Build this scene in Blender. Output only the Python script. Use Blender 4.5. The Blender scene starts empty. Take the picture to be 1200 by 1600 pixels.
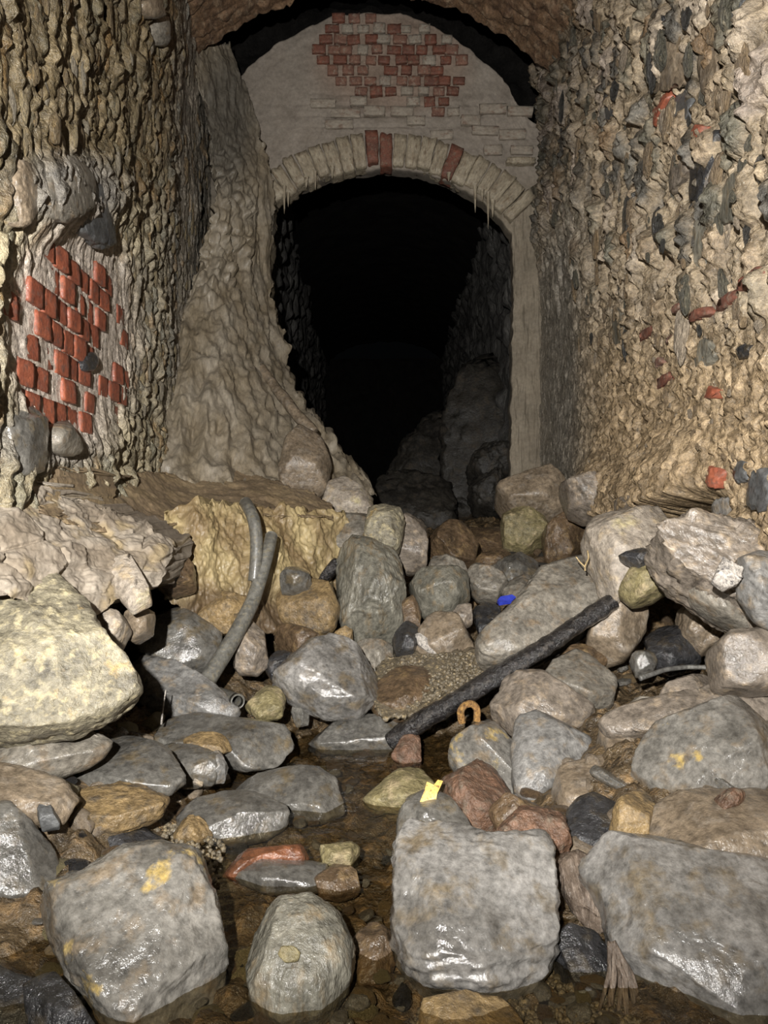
import bpy, bmesh, math, random
import numpy as np
from mathutils import Vector, Matrix

# ------------------------------------------------------------------ camera, world, light
S = bpy.context.scene
COL = S.collection
H = 0.80          # camera height above the stream
F = 1200.0        # focal length in pixels of the 1200 x 1600 frame

cam_d = bpy.data.cameras.new('camera')
cam_d.sensor_fit = 'VERTICAL'; cam_d.sensor_height = 36.0; cam_d.lens = 36.0 * F / 1600.0
cam_d.clip_start = 0.02
cam = bpy.data.objects.new('camera', cam_d); COL.objects.link(cam)
cam.location = (0, 0, H); cam.rotation_euler = (math.radians(90), 0, 0)
S.camera = cam

world = bpy.data.worlds.new('world'); S.world = world
world.use_nodes = True
world.node_tree.nodes['Background'].inputs[0].default_value = (0.5, 0.55, 0.6, 1)
world.node_tree.nodes['Background'].inputs[1].default_value = 0.002

def torch(name, loc, target, energy, size, blend, col, radius):
    l = bpy.data.lights.new(name, 'SPOT')
    l.energy = energy; l.spot_size = math.radians(size); l.spot_blend = blend
    l.color = col; l.shadow_soft_size = radius
    o = bpy.data.objects.new(name, l); COL.objects.link(o)
    o.location = loc
    o.rotation_euler = (Vector(target) - Vector(loc)).to_track_quat('-Z', 'Y').to_euler()
    return o
# the head torch of the person taking the photograph: above, behind and left of the phone
torch('head_torch', (-0.20, -0.35, 1.12), (-0.02, 4.6, 1.95), 930, 110, 0.9, (1.0, 0.97, 0.93), 0.02)

S.view_settings.view_transform = 'Standard'
S.view_settings.look = 'None'
S.view_settings.exposure = 0.0
S.view_settings.gamma = 1.0
S.view_settings.use_curve_mapping = False

# ------------------------------------------------------------------ numeric helpers
def hash_u(ix, iy, iz, seed):
    h = (ix.astype(np.int64) * 374761393 + iy.astype(np.int64) * 668265263 +
         iz.astype(np.int64) * 2147483647 + seed * 1274126177) & 0xFFFFFFFF
    h = ((h ^ (h >> 13)) * 1274126177) & 0xFFFFFFFF
    h = ((h ^ (h >> 16)) * 2246822519) & 0xFFFFFFFF
    return h ^ (h >> 15)
def hash_f(ix, iy, iz, seed):
    return (hash_u(ix, iy, iz, seed) & 0xFFFFFF) / float(0x1000000)
def perlin(P, seed=0):
    I = np.floor(P).astype(np.int64); f = P - I
    w = f * f * f * (f * (f * 6 - 15) + 10)
    out = np.zeros(len(P))
    for dx in (0, 1):
        for dy in (0, 1):
            for dz in (0, 1):
                h = hash_u(I[:, 0] + dx, I[:, 1] + dy, I[:, 2] + dz, seed)
                g0 = (h & 1023) / 511.5 - 1; g1 = ((h >> 10) & 1023) / 511.5 - 1; g2 = ((h >> 20) & 1023) / 511.5 - 1
                d = g0 * (f[:, 0] - dx) + g1 * (f[:, 1] - dy) + g2 * (f[:, 2] - dz)
                out += d * (w[:, 0] if dx else 1 - w[:, 0]) * (w[:, 1] if dy else 1 - w[:, 1]) * (w[:, 2] if dz else 1 - w[:, 2])
    return out * 1.2
def fbm(P, seed=0, octv=4, gain=0.5, ridged=False):
    P = np.asarray(P, float); a = 1.0; s = np.zeros(len(P)); t = 0
    for o in range(octv):
        n = perlin(P * (2.03 ** o) + 17.3 * o, seed + o)
        if ridged: n = 0.5 - np.abs(n) * 1.6
        s += a * n; t += a; a *= gain
    return s / t
def voronoi(P, seed=0, jit=0.9):
    I = np.floor(P).astype(np.int64)
    F1 = np.full(len(P), 9.0); F2 = np.full(len(P), 9.0); ID = np.zeros(len(P), np.int64)
    rz = (-1, 0, 1) if np.ptp(P[:, 2]) > 1e-6 else (0,)
    for dx in (-1, 0, 1):
        for dy in (-1, 0, 1):
            for dz in rz:
                J = I + np.array([dx, dy, dz])
                h = hash_u(J[:, 0], J[:, 1], J[:, 2], seed)
                q = J + 0.5 + jit * np.stack([(h & 1023) / 1023. - .5, ((h >> 10) & 1023) / 1023. - .5,
                                              (((h >> 20) & 1023) / 1023. - .5) * (len(rz) > 1)], 1)
                q[:, 2] = q[:, 2] if len(rz) > 1 else P[:, 2]
                d = np.sqrt(((P - q) ** 2).sum(1))
                near = d < F1
                F2 = np.where(near, F1, np.minimum(F2, d))
                ID = np.where(near, h, ID); F1 = np.where(near, d, F1)
    return F1, F2, ID
def sstep(a, b, x):
    t = np.clip((np.asarray(x, float) - a) / (b - a), 0, 1); return t * t * (3 - 2 * t)
def idr(ID, k): return ((ID >> (k * 5)) & 1023) / 1023.0

def P3(px, py, d): return np.array([(px - 600.0) / F * d, d, H - (py - 800.0) / F * d])
def proj(V):
    d = np.maximum(V[:, 1], .05)
    return 600 + V[:, 0] / d * F, 800 - (V[:, 2] - H) / d * F
def blob(px, py, cx, cy, rx, ry, soft=.35):
    r = np.sqrt(((px - cx) / rx) ** 2 + ((py - cy) / ry) ** 2)
    return 1 - sstep(1 - soft, 1 + soft, r)
def poly(s): return np.array([[float(c) for c in p.split(',')] for p in s.split()])
def inside(pts, pg):
    x, y = pts[:, 0], pts[:, 1]; r = np.zeros(len(pts), bool); n = len(pg); j = n - 1
    for i in range(n):
        xi, yi = pg[i]; xj, yj = pg[j]
        c = ((yi > y) != (yj > y)) & (x < (xj - xi) * (y - yi) / (yj - yi + 1e-12) + xi)
        r ^= c; j = i
    return r
SAT = 0.86
def lin(r, g, b):
    def f(c):
        c /= 255.0
        return c / 12.92 if c <= .04045 else ((c + .055) / 1.055) ** 2.4
    c = [f(r), f(g), f(b)]; l = .3 * c[0] + .59 * c[1] + .11 * c[2]
    return tuple(SAT * q + (1 - SAT) * l for q in c) + (1.0,)
def L3(r, g, b): return np.array(lin(r, g, b)[:3])

# left and right tunnel wall planes
def xl(Y): return -(1.0 + 0.067 * (np.asarray(Y, float) - 2.0))
def xr(Y): return 1.03 + 0.02 * (np.asarray(Y, float) - 2.0)
def d_left(px): return 0.866 / ((600.0 - px) / F - 0.067)
def d_right(px): return 0.99 / ((px - 600.0) / F - 0.02)

# ------------------------------------------------------------------ object helpers
def mesh_obj(name, V, faces, mat, parent=None, loc=None, smooth=True, cols=None):
    V = np.asarray(V, float)
    me = bpy.data.meshes.new(name)
    if isinstance(faces, np.ndarray):
        n, k = faces.shape
        me.vertices.add(len(V)); me.vertices.foreach_set('co', V.astype(np.float32).ravel())
        me.loops.add(n * k); me.loops.foreach_set('vertex_index', faces.astype(np.int32).ravel())
        me.polygons.add(n); me.polygons.foreach_set('loop_start', np.arange(0, n * k, k, dtype=np.int32))
        me.update(calc_edges=True)
    else:
        me.from_pydata(V.tolist(), [], [list(map(int, f)) for f in faces]); me.update()
    if smooth: me.polygons.foreach_set('use_smooth', np.ones(len(me.polygons), bool))
    if cols is not None:
        a = me.attributes.new('Col', 'FLOAT_COLOR', 'POINT')
        c = np.ones((len(V), 4), np.float32); c[:, :3] = np.clip(cols, 0, 1)
        a.data.foreach_set('color', c.ravel())
    me.materials.append(mat)
    o = bpy.data.objects.new(name, me); COL.objects.link(o)
    if parent is not None: o.parent = parent
    if loc is not None: o.location = loc
    return o
def tag(o, label, cat, group=None, kind=None):
    o['label'] = label
    if cat: o['category'] = cat
    if group: o['group'] = group
    if kind: o['kind'] = kind
    return o
def struct(o, label=None):
    o['kind'] = 'structure'
    if label: o['label'] = label
    return o
def copy_part(src, parent, loc, rot, scale, mat=None):
    c = src.copy(); COL.objects.link(c); c.parent = parent
    c.location = loc; c.rotation_euler = rot; c.scale = scale
    return c
def grid_faces(n, m, wrap=False):
    i = np.arange(n - 1)[:, None]; j = np.arange(m - 1)[None, :]
    a = i * m + j
    return np.stack([a, a + 1, a + m + 1, a + m], -1).reshape(-1, 4)

# ------------------------------------------------------------------ materials
def rock_mat(name, c1, c2, c3=None, scale=7., rough=(.45, .85), bump=.5, fine=55., spec=.45,
             patch=None, vein=None, coat=.22, vcol=False, vary=.36, bdist=.012, streak=None):
    m = bpy.data.materials.new(name); m.use_nodes = True
    nt = m.node_tree; N = nt.nodes; Lk = nt.links
    bs = N['Principled BSDF']
    tc = N.new('ShaderNodeTexCoord'); oi = N.new('ShaderNodeObjectInfo')
    sh = N.new('ShaderNodeVectorMath'); sh.operation = 'MULTIPLY_ADD'
    cmb = N.new('ShaderNodeCombineXYZ')
    for i in range(3): Lk.new(oi.outputs['Random'], cmb.inputs[i])
    Lk.new(cmb.outputs[0], sh.inputs[0]); sh.inputs[1].default_value = (31.7, 17.3, 53.9)
    Lk.new(tc.outputs['Object'], sh.inputs[2])
    vec = sh.outputs[0]
    if streak:
        mp = N.new('ShaderNodeMapping'); mp.inputs['Scale'].default_value = streak
        Lk.new(vec, mp.inputs['Vector']); svec = mp.outputs[0]
    else: svec = vec
    def noise(sc, det=6, ro=.6, v=None):
        n = N.new('ShaderNodeTexNoise'); n.inputs['Scale'].default_value = sc
        n.inputs['Detail'].default_value = det; n.inputs['Roughness'].default_value = ro
        Lk.new(v or vec, n.inputs['Vector']); return n.outputs['Fac']
    def ramp(fac, a, b, ca=(0, 0, 0, 1), cb=(1, 1, 1, 1)):
        r = N.new('ShaderNodeValToRGB'); r.color_ramp.elements[0].position = a; r.color_ramp.elements[1].position = b
        r.color_ramp.elements[0].color = ca; r.color_ramp.elements[1].color = cb
        Lk.new(fac, r.inputs[0]); return r.outputs[0]
    def mix(fac, a, b, mode='MIX'):
        x = N.new('ShaderNodeMix'); x.data_type = 'RGBA'; x.blend_type = mode
        if isinstance(fac, float): x.inputs[0].default_value = fac
        else: Lk.new(fac, x.inputs[0])
        for k, v in ((6, a), (7, b)):
            if isinstance(v, tuple): x.inputs[k].default_value = v
            else: Lk.new(v, x.inputs[k])
        return x.outputs[2]
    n1 = noise(scale, 7, .65, svec); n2 = noise(fine, 5, .7, svec); n3 = noise(scale * 2.7, 5, .6, svec)
    if vcol:
        at = N.new('ShaderNodeAttribute'); at.attribute_name = 'Col'
        col = mix(ramp(n1, .35, .7), at.outputs['Color'], c1, 'MULTIPLY')
    else:
        col = ramp(n1, .33, .68, c1, c2)
    if c3 is not None: col = mix(ramp(n3, .52, .68), col, c3)
    if patch:
        pc, a, b, ps = patch
        col = mix(ramp(noise(ps, 5, .62), a, b), col, pc)
    if vein:
        vc, vs, w = vein
        n = noise(vs, 4, .55)
        mm = N.new('ShaderNodeMath'); mm.operation = 'SUBTRACT'; Lk.new(n, mm.inputs[0]); mm.inputs[1].default_value = .5
        ab = N.new('ShaderNodeMath'); ab.operation = 'ABSOLUTE'; Lk.new(mm.outputs[0], ab.inputs[0])
        col = mix(ramp(ab.outputs[0], 0., w, (1, 1, 1, 1), (0, 0, 0, 1)), col, vc)
    g = ramp(n2, .3, .72, (1 - vary * 1.6,) * 3 + (1,), (1 + vary, ) * 3 + (1,))
    col = mix(1.0, col, g, 'MULTIPLY')
    Lk.new(col, bs.inputs['Base Color'])
    mr = N.new('ShaderNodeMapRange'); Lk.new(n3, mr.inputs[0])
    mr.inputs[1].default_value = .35; mr.inputs[2].default_value = .65
    mr.inputs[3].default_value = rough[0]; mr.inputs[4].default_value = rough[1]
    Lk.new(mr.outputs[0], bs.inputs['Roughness'])
    bs.inputs['Specular IOR Level'].default_value = spec
    if coat:
        bs.inputs['Coat Weight'].default_value = coat; bs.inputs['Coat Roughness'].default_value = .1
        bs.inputs['Coat IOR'].default_value = 1.36
    ad = N.new('ShaderNodeMath'); ad.operation = 'MULTIPLY_ADD'
    Lk.new(n2, ad.inputs[0]); ad.inputs[1].default_value = .45; Lk.new(n3, ad.inputs[2])
    n4 = noise(fine * 3.2, 3, .6, svec)
    ad2 = N.new('ShaderNodeMath'); ad2.operation = 'MULTIPLY_ADD'
    Lk.new(n4, ad2.inputs[0]); ad2.inputs[1].default_value = .16; Lk.new(ad.outputs[0], ad2.inputs[2]); ad = ad2
    bp = N.new('ShaderNodeBump'); bp.inputs['Strength'].default_value = min(1., bump * 1.35); bp.inputs['Distance'].default_value = bdist
    Lk.new(ad.outputs[0], bp.inputs['Height'])
    Lk.new(bp.outputs[0], bs.inputs['Normal'])
    if coat: Lk.new(bp.outputs[0], bs.inputs['Coat Normal'])
    return m

M = {}
ONE = (1, 1, 1, 1)
M['wall'] = rock_mat('wall_rubble', (.62, .6, .56, 1), ONE, scale=9, fine=70, rough=(.25, .6), bump=.75, vcol=True, vary=.4, bdist=.015, spec=.5, coat=.6)
M['plaster'] = rock_mat('lime_plaster', (.78, .76, .74, 1), ONE, scale=6, fine=45, rough=(.7, .95), bump=.35, vcol=True, vary=.16, bdist=.01, spec=.25, coat=0.)
M['flow'] = rock_mat('flowstone_crust', (.75, .73, .7, 1), ONE, scale=8, fine=60, rough=(.4, .8), bump=.35, vcol=True, vary=.25, bdist=.014, streak=(1, 1, .35))
M['bed'] = rock_mat('stream_bed', lin(112, 92, 62), lin(66, 56, 42), lin(140, 110, 66), scale=9, fine=50, rough=(.12, .5), bump=.8, spec=.5, vary=.4, bdist=.02)
M['unlit'] = rock_mat('unlit_passage_stone', lin(92, 90, 85), lin(50, 48, 46), scale=6, rough=(.5, .9), bump=.8, spec=.3, bdist=.03, streak=(1, 1, .3))  # dark albedo stands in for light fading down the passage
M['void'] = rock_mat('unlit_void_stone', lin(24, 22, 20), lin(14, 13, 12), scale=6, rough=(.8, .95), bump=.6, spec=.1, coat=0.)  # near-black albedo, shade of slot and passage put into the colour
M['innerrock'] = rock_mat('inner_rock', lin(52, 48, 41), lin(30, 28, 24), lin(60, 52, 40), scale=5, rough=(.4, .8), bump=.7)
M['vault'] = rock_mat('vault_brickwork', lin(128, 98, 66), lin(96, 70, 48), lin(150, 125, 95), scale=9, rough=(.6, .9), bump=.9, bdist=.02, streak=(1, .4, 1), coat=0.)
M['brick'] = rock_mat('red_brick', lin(160, 84, 52), lin(122, 62, 42), lin(112, 72, 56), scale=14, fine=90, rough=(.35, .7), bump=.4, spec=.4, vary=.2, bdist=.006)
M['brick_dim'] = rock_mat('dull_red_brick', lin(126, 72, 50), lin(92, 56, 42), lin(116, 94, 76), scale=13, fine=80, rough=(.6, .9), bump=.5, vary=.25, bdist=.006, coat=0.)  # darker, browner red than the plain brick
M['brick_smear'] = rock_mat('lime_smeared_brick', lin(132, 92, 72), lin(104, 70, 56), lin(140, 124, 106), scale=12, fine=80, rough=(.7, .95), bump=.6, vary=.25, bdist=.006, coat=0.)
M['brick_lime'] = rock_mat('limewashed_brick', lin(150, 140, 124), lin(128, 117, 102), lin(120, 98, 82), scale=12, fine=80, rough=(.7, .95), bump=.5, vary=.2, bdist=.006, coat=0.)
M['calcite'] = rock_mat('calcite_crust', lin(164, 152, 128), lin(134, 121, 98), lin(120, 102, 78), scale=16, fine=80, rough=(.4, .75), bump=.7, vary=.25, bdist=.01, streak=(1, 1, .4))
# rocks
M['grey'] = rock_mat('grey_stone', lin(140, 133, 120), lin(90, 85, 76), lin(116, 100, 78), scale=8, rough=(.2, .5), bump=.42)
M['greywet'] = rock_mat('wet_grey_stone', lin(114, 111, 104), lin(60, 58, 54), lin(98, 86, 64), scale=7, rough=(.12, .36), bump=.35, coat=.9)
M['fgrey'] = rock_mat('neutral_wet_grey_stone', lin(144, 141, 136), lin(82, 79, 74), lin(110, 98, 78), scale=6, rough=(.14, .36), bump=.3, coat=.9, fine=60, bdist=.012)
M['pale'] = rock_mat('pale_limestone', lin(172, 160, 144), lin(140, 128, 112), lin(168, 148, 116), scale=7, rough=(.4, .8), bump=.6, patch=(lin(186, 172, 122), .58, .7, 6.))
M['yellowcrust'] = rock_mat('yellow_crusted_stone', lin(152, 143, 116), lin(92, 86, 72), lin(174, 161, 122), scale=14, rough=(.35, .75), bump=.6, patch=(lin(180, 148, 80), .6, .7, 9.))
M['tan'] = rock_mat('tan_stone', lin(142, 125, 102), lin(96, 83, 66), lin(132, 120, 104), scale=9, rough=(.2, .5), bump=.42, coat=.4)
M['mauve'] = rock_mat('pinkish_grey_stone', lin(142, 130, 116), lin(92, 83, 72), lin(150, 132, 108), scale=9, rough=(.2, .5), bump=.42, coat=.4)
M['brown'] = rock_mat('brown_stone', lin(108, 86, 60), lin(66, 53, 38), lin(124, 100, 62), coat=.5, scale=9, rough=(.2, .5), bump=.6)
M['ochre'] = rock_mat('ochre_stone', lin(150, 124, 78), lin(112, 92, 60), lin(92, 80, 62), scale=9, rough=(.25, .6), bump=.7)
M['dark'] = rock_mat('dark_wet_stone', lin(58, 58, 60), lin(34, 34, 35), lin(66, 58, 46), scale=9, rough=(.1, .38), bump=.7, coat=.6)
M['redstone'] = rock_mat('crumbly_red_brick', lin(124, 90, 66), lin(90, 68, 52), lin(112, 96, 78), scale=16, rough=(.3, .7), bump=.9)
M['redwet'] = rock_mat('wet_orange_brick', lin(124, 74, 42), lin(88, 54, 34), scale=14, rough=(.15, .4), bump=.4, coat=.4)
M['olive'] = rock_mat('olive_stone', lin(140, 128, 84), lin(108, 98, 64), lin(160, 142, 104), scale=10, rough=(.35, .7), bump=.7)
M['greyyellow'] = rock_mat('grey_stone_with_yellow_stain', lin(136, 132, 124), lin(82, 79, 73), lin(118, 104, 84), scale=7, rough=(.14, .4), bump=.35, coat=.8, patch=(lin(176, 150, 80), .59, .68, 11.))
M['bluegrey'] = rock_mat('blue_grey_stone', lin(134, 132, 128), lin(88, 86, 82), lin(132, 118, 98), scale=8, rough=(.2, .5), bump=.42, coat=.25, patch=(lin(176, 168, 148), .66, .74, 7.))
M['greygreen'] = rock_mat('green_grey_stone', lin(132, 128, 114), lin(80, 78, 68), lin(118, 102, 74), scale=9, rough=(.2, .55), bump=.7, coat=.5, streak=(1, 1, .4))
M['slate'] = rock_mat('blue_slate_stone', lin(98, 99, 98), lin(66, 67, 68), scale=9, rough=(.25, .6), bump=.4)
M['gravel'] = rock_mat('gravel_grit', lin(120, 108, 86), lin(84, 76, 62), lin(160, 140, 100), scale=30, fine=120, rough=(.12, .4), bump=.4, coat=.3)
M['pipe'] = rock_mat('grey_plastic_pipe', lin(104, 102, 94), lin(84, 82, 76), lin(112, 104, 84), scale=22, rough=(.4, .6), bump=.2, bdist=.003)
M['barbark'] = rock_mat('black_wet_timber', lin(46, 43, 42), lin(26, 25, 26), lin(70, 64, 58), scale=20, rough=(.12, .4), bump=.7, coat=.4, streak=(1, 1, 1))
M['fibre'] = rock_mat('rotten_fibre', lin(124, 108, 92), lin(84, 70, 58), lin(146, 130, 114), scale=40, rough=(.35, .7), bump=.8, streak=(1, .25, .25))
M['yellow'] = rock_mat('yellow_scrap', lin(226, 190, 70), lin(204, 160, 52), lin(120, 84, 30), scale=60, rough=(.4, .6), bump=.2, vary=.08, bdist=.002)
M['blue'] = rock_mat('blue_plastic', lin(50, 70, 200), lin(34, 46, 160), scale=40, rough=(.2, .4), bump=.1, vary=.05)
M['rust'] = rock_mat('rusty_iron', lin(186, 140, 60), lin(132, 88, 40), lin(92, 62, 36), scale=60, rough=(.4, .8), bump=.8)
M['twig'] = rock_mat('pale_twig', lin(196, 170, 112), lin(150, 124, 80), scale=50, rough=(.5, .8), bump=.3)
M['white'] = rock_mat('white_calcite', lin(196, 188, 176), lin(150, 142, 134), lin(80, 78, 80), scale=40, rough=(.3, .6), bump=.5)
M['rod'] = rock_mat('grey_metal_rod', lin(120, 118, 112), lin(80, 78, 74), scale=40, rough=(.25, .5), bump=.2)

def water_mat():
    m = bpy.data.materials.new('stream_water'); m.use_nodes = True
    nt = m.node_tree; N = nt.nodes; Lk = nt.links
    for n in list(N): N.remove(n)
    out = N.new('ShaderNodeOutputMaterial'); mx = N.new('ShaderNodeMixShader')
    tr = N.new('ShaderNodeBsdfTransparent'); tr.inputs[0].default_value = (.66, .61, .50, 1)
    gl = N.new('ShaderNodeBsdfGlossy'); gl.inputs['Roughness'].default_value = .03
    ge = N.new('ShaderNodeNewGeometry'); dt = N.new('ShaderNodeVectorMath'); dt.operation = 'DOT_PRODUCT'
    def mth(op, x, y=None):
        q = N.new('ShaderNodeMath'); q.operation = op
        for i, v in enumerate((x, y)):
            if v is None: continue
            if isinstance(v, (int, float)): q.inputs[i].default_value = v
            else: Lk.new(v, q.inputs[i])
        return q.outputs[0]
    fres = mth('ADD', mth('MULTIPLY', mth('POWER', mth('SUBTRACT', 1.0, mth('ABSOLUTE', dt.outputs['Value'])), 5.0), .95), .022)
    tc = N.new('ShaderNodeTexCoord'); nz = N.new('ShaderNodeTexNoise')
    nz.inputs['Scale'].default_value = 14; nz.inputs['Detail'].default_value = 3
    bp = N.new('ShaderNodeBump'); bp.inputs['Strength'].default_value = .35; bp.inputs['Distance'].default_value = .012
    Lk.new(tc.outputs['Object'], nz.inputs['Vector']); Lk.new(nz.outputs['Fac'], bp.inputs['Height'])
    Lk.new(bp.outputs[0], gl.inputs['Normal']); Lk.new(bp.outputs[0], dt.inputs[0]); Lk.new(ge.outputs['Incoming'], dt.inputs[1])
    Lk.new(fres, mx.inputs[0]); Lk.new(tr.outputs[0], mx.inputs[1]); Lk.new(gl.outputs[0], mx.inputs[2])
    Lk.new(mx.outputs[0], out.inputs[0])
    return m
M['water'] = water_mat()

# ------------------------------------------------------------------ stone builder
ICO = {}
def ico(level):
    if level not in ICO:
        bm = bmesh.new(); bmesh.ops.create_icosphere(bm, subdivisions=level, radius=1)
        V = np.array([v.co[:] for v in bm.verts]); Fc = np.array([[v.index for v in f.verts] for f in bm.faces])
        bm.free(); ICO[level] = (V, Fc)
    return ICO[level]
def radial(pg, c):
    n = len(pg); pts = []
    for i in range(n):
        a, b = pg[i], pg[(i + 1) % n]
        for t in np.linspace(0, 1, 14, endpoint=False): pts.append(a + (b - a) * t)
    q = np.array(pts) - c
    th = np.arctan2(q[:, 1], q[:, 0]); r = np.hypot(q[:, 0], q[:, 1])
    bins = np.linspace(-np.pi, np.pi, 181); out = np.zeros(180)
    idx = np.clip(np.digitize(th, bins) - 1, 0, 179)
    np.maximum.at(out, idx, r)
    good = out > 0; ang = (bins[:-1] + bins[1:]) / 2
    out = np.interp(ang, ang[good], out[good], period=2 * np.pi)
    out = (np.roll(out, 1) + 2 * out + np.roll(out, -1)) / 4 * 1.045
    return lambda t: np.interp(t, ang, out, period=2 * np.pi)
def area_centroid(pg):
    x, y = pg[:, 0], pg[:, 1]; x2, y2 = np.roll(x, -1), np.roll(y, -1)
    cr = x * y2 - x2 * y; A = cr.sum() / 2
    return np.array([((x + x2) * cr).sum(), ((y + y2) * cr).sum()]) / (6 * A)
def stone_local(pg, tf, tb, e=.72, cuts=7, amp=.05, freq=2.2, level=5, seed=1, strata=0., sdir=(0, 1, .4), cutlo=.55, cuthi=.9):
    """closed stone whose outline in the (u,v) plane is pg; tf, tb its depth before and behind it"""
    rng = np.random.default_rng(seed)
    D, Fc = ico(level)
    c = area_centroid(pg); rf = radial(pg, c)
    th = np.arctan2(D[:, 1], D[:, 0]); rho = np.hypot(D[:, 0], D[:, 1])
    R = rf(th); Rm = float(np.mean(rf(np.linspace(-3.14, 3.14, 90))))
    sr = rho ** e
    w = np.sign(D[:, 2]) * np.abs(D[:, 2]) ** e * np.where(D[:, 2] > 0, tf, tb)
    Q = np.stack([R * sr * np.cos(th) / Rm, R * sr * np.sin(th) / Rm, w / tf], 1)
    for k in range(int(cuts * 1.8)):
        n = rng.normal(size=3); n[2] = abs(n[2]) * 1.1 + .3; n /= np.linalg.norm(n)
        s = Q @ n; side = math.hypot(n[0], n[1])
        o = (rng.uniform(cutlo, cuthi) + .12 * side) * s.max()
        ex = np.maximum(s - o, 0) * .95
        Q -= ex[:, None] * n
    off = rng.uniform(-50, 50, 3)
    nrm = Q / (np.linalg.norm(Q, axis=1, keepdims=True) + 1e-9)
    n1 = fbm(Q * freq + off, seed, 6, .55)
    n2 = fbm(Q * freq * 1.6 + off + 9, seed + 7, 5, .55, ridged=True)
    w1, w2, wi = voronoi(Q * freq * 1.25 + .35 * np.stack([n1, n2, -n1], 1) + off, seed + 11)
    chip = (idr(wi, 1) - .5) * sstep(0, .16, w2 - w1)
    pit = .9 * fbm(Q * freq * 5 + off, seed + 9, 4, .6)
    dsp = amp * (1.7 * n1 + .9 * n2 + .55 * chip + .5 * pit)
    if strata:
        sd = np.array(sdir, float); sd /= np.linalg.norm(sd)
        s = Q @ sd + .25 * fbm(Q * 1.3 + off, seed + 3, 3)
        dsp += strata * 1.4 * (fbm(np.stack([s * 7, s * 0, s * 0 + 3], 1), seed + 5, 3))
    Q = Q + nrm * dsp[:, None]
    V = np.stack([c[0] + Q[:, 0] * Rm, c[1] + Q[:, 1] * Rm, Q[:, 2] * tf], 1)
    return V, Fc
_seed = [100]
def rock(name, label, outline, d, tf, tb, mat, cat='rock', parent=None, group=None, kind=None, **kw):
    """outline: pixels; d=(depth of its lowest point, depth of its highest point)"""
    _seed[0] += 1
    pg = poly(outline) if isinstance(outline, str) else np.asarray(outline, float)
    yb, yt = pg[:, 1].max(), pg[:, 1].min(); db, dt = d
    dd = db + (dt - db) * (yb - pg[:, 1]) / (yb - yt)
    W = np.stack([(pg[:, 0] - 600) / F * dd, dd, H - (pg[:, 1] - 800) / F * dd], 1)
    cx = W[:, 0].mean()
    bot = np.array([cx, db, H - (yb - 800) / F * db]); top = np.array([cx, dt, H - (yt - 800) / F * dt])
    v = (top - bot) / np.linalg.norm(top - bot); u = np.array([1., 0, 0]); n = np.cross(u, v)   # n points to the camera side
    q = W - bot
    p2 = np.stack([q @ u, q @ v], 1)
    if np.sum(p2[:, 0] * np.roll(p2[:, 1], -1) - np.roll(p2[:, 0], -1) * p2[:, 1]) < 0: p2 = p2[::-1]
    kw.setdefault('seed', _seed[0])
    V, Fc = stone_local(p2, tf, tb, **kw)
    X = V[:, :1] * u + V[:, 1:2] * v + V[:, 2:] * n
    base = np.array([0, 0, X[:, 2].min()]) ; X = X - base
    o = mesh_obj(name, X, Fc, M[mat] if isinstance(mat, str) else mat, parent, tuple(bot + base - (np.array(parent.location) if parent is not None else 0)))
    if parent is None: tag(o, label, cat, group, kind)
    elif label: o['label'] = label
    return o
def wall_stone(name, outline, side, tf, tb, mat, parent, off=0., **kw):
    """a stone set in a side wall, outline in pixels"""
    _seed[0] += 1
    pg = poly(outline) if isinstance(outline, str) else np.asarray(outline, float)
    d = d_left(pg[:, 0]) if side < 0 else d_right(pg[:, 0])
    Z = H - (pg[:, 1] - 800) / F * d
    xw = xl if side < 0 else xr
    p2 = np.stack([d if side < 0 else -d, Z], 1)
    if np.sum(p2[:, 0] * np.roll(p2[:, 1], -1) - np.roll(p2[:, 0], -1) * p2[:, 1]) < 0: p2 = p2[::-1]
    kw.setdefault('seed', _seed[0]); kw.setdefault('level', 3)
    V, Fc = stone_local(p2, tf, tb, **kw)
    Y = V[:, 0] if side < 0 else -V[:, 0]
    wd = float(np.median(wall_d(side, Y, V[:, 1])))
    X = xw(Y) - side * (V[:, 2] + wd + off * .25)
    Wd = np.stack([X, Y, V[:, 1]], 1)
    base = np.array([Wd[:, 0].mean(), Wd[:, 1].mean(), Wd[:, 2].min()])
    return mesh_obj(name, Wd - base, Fc, M[mat], parent, tuple(base))

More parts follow.
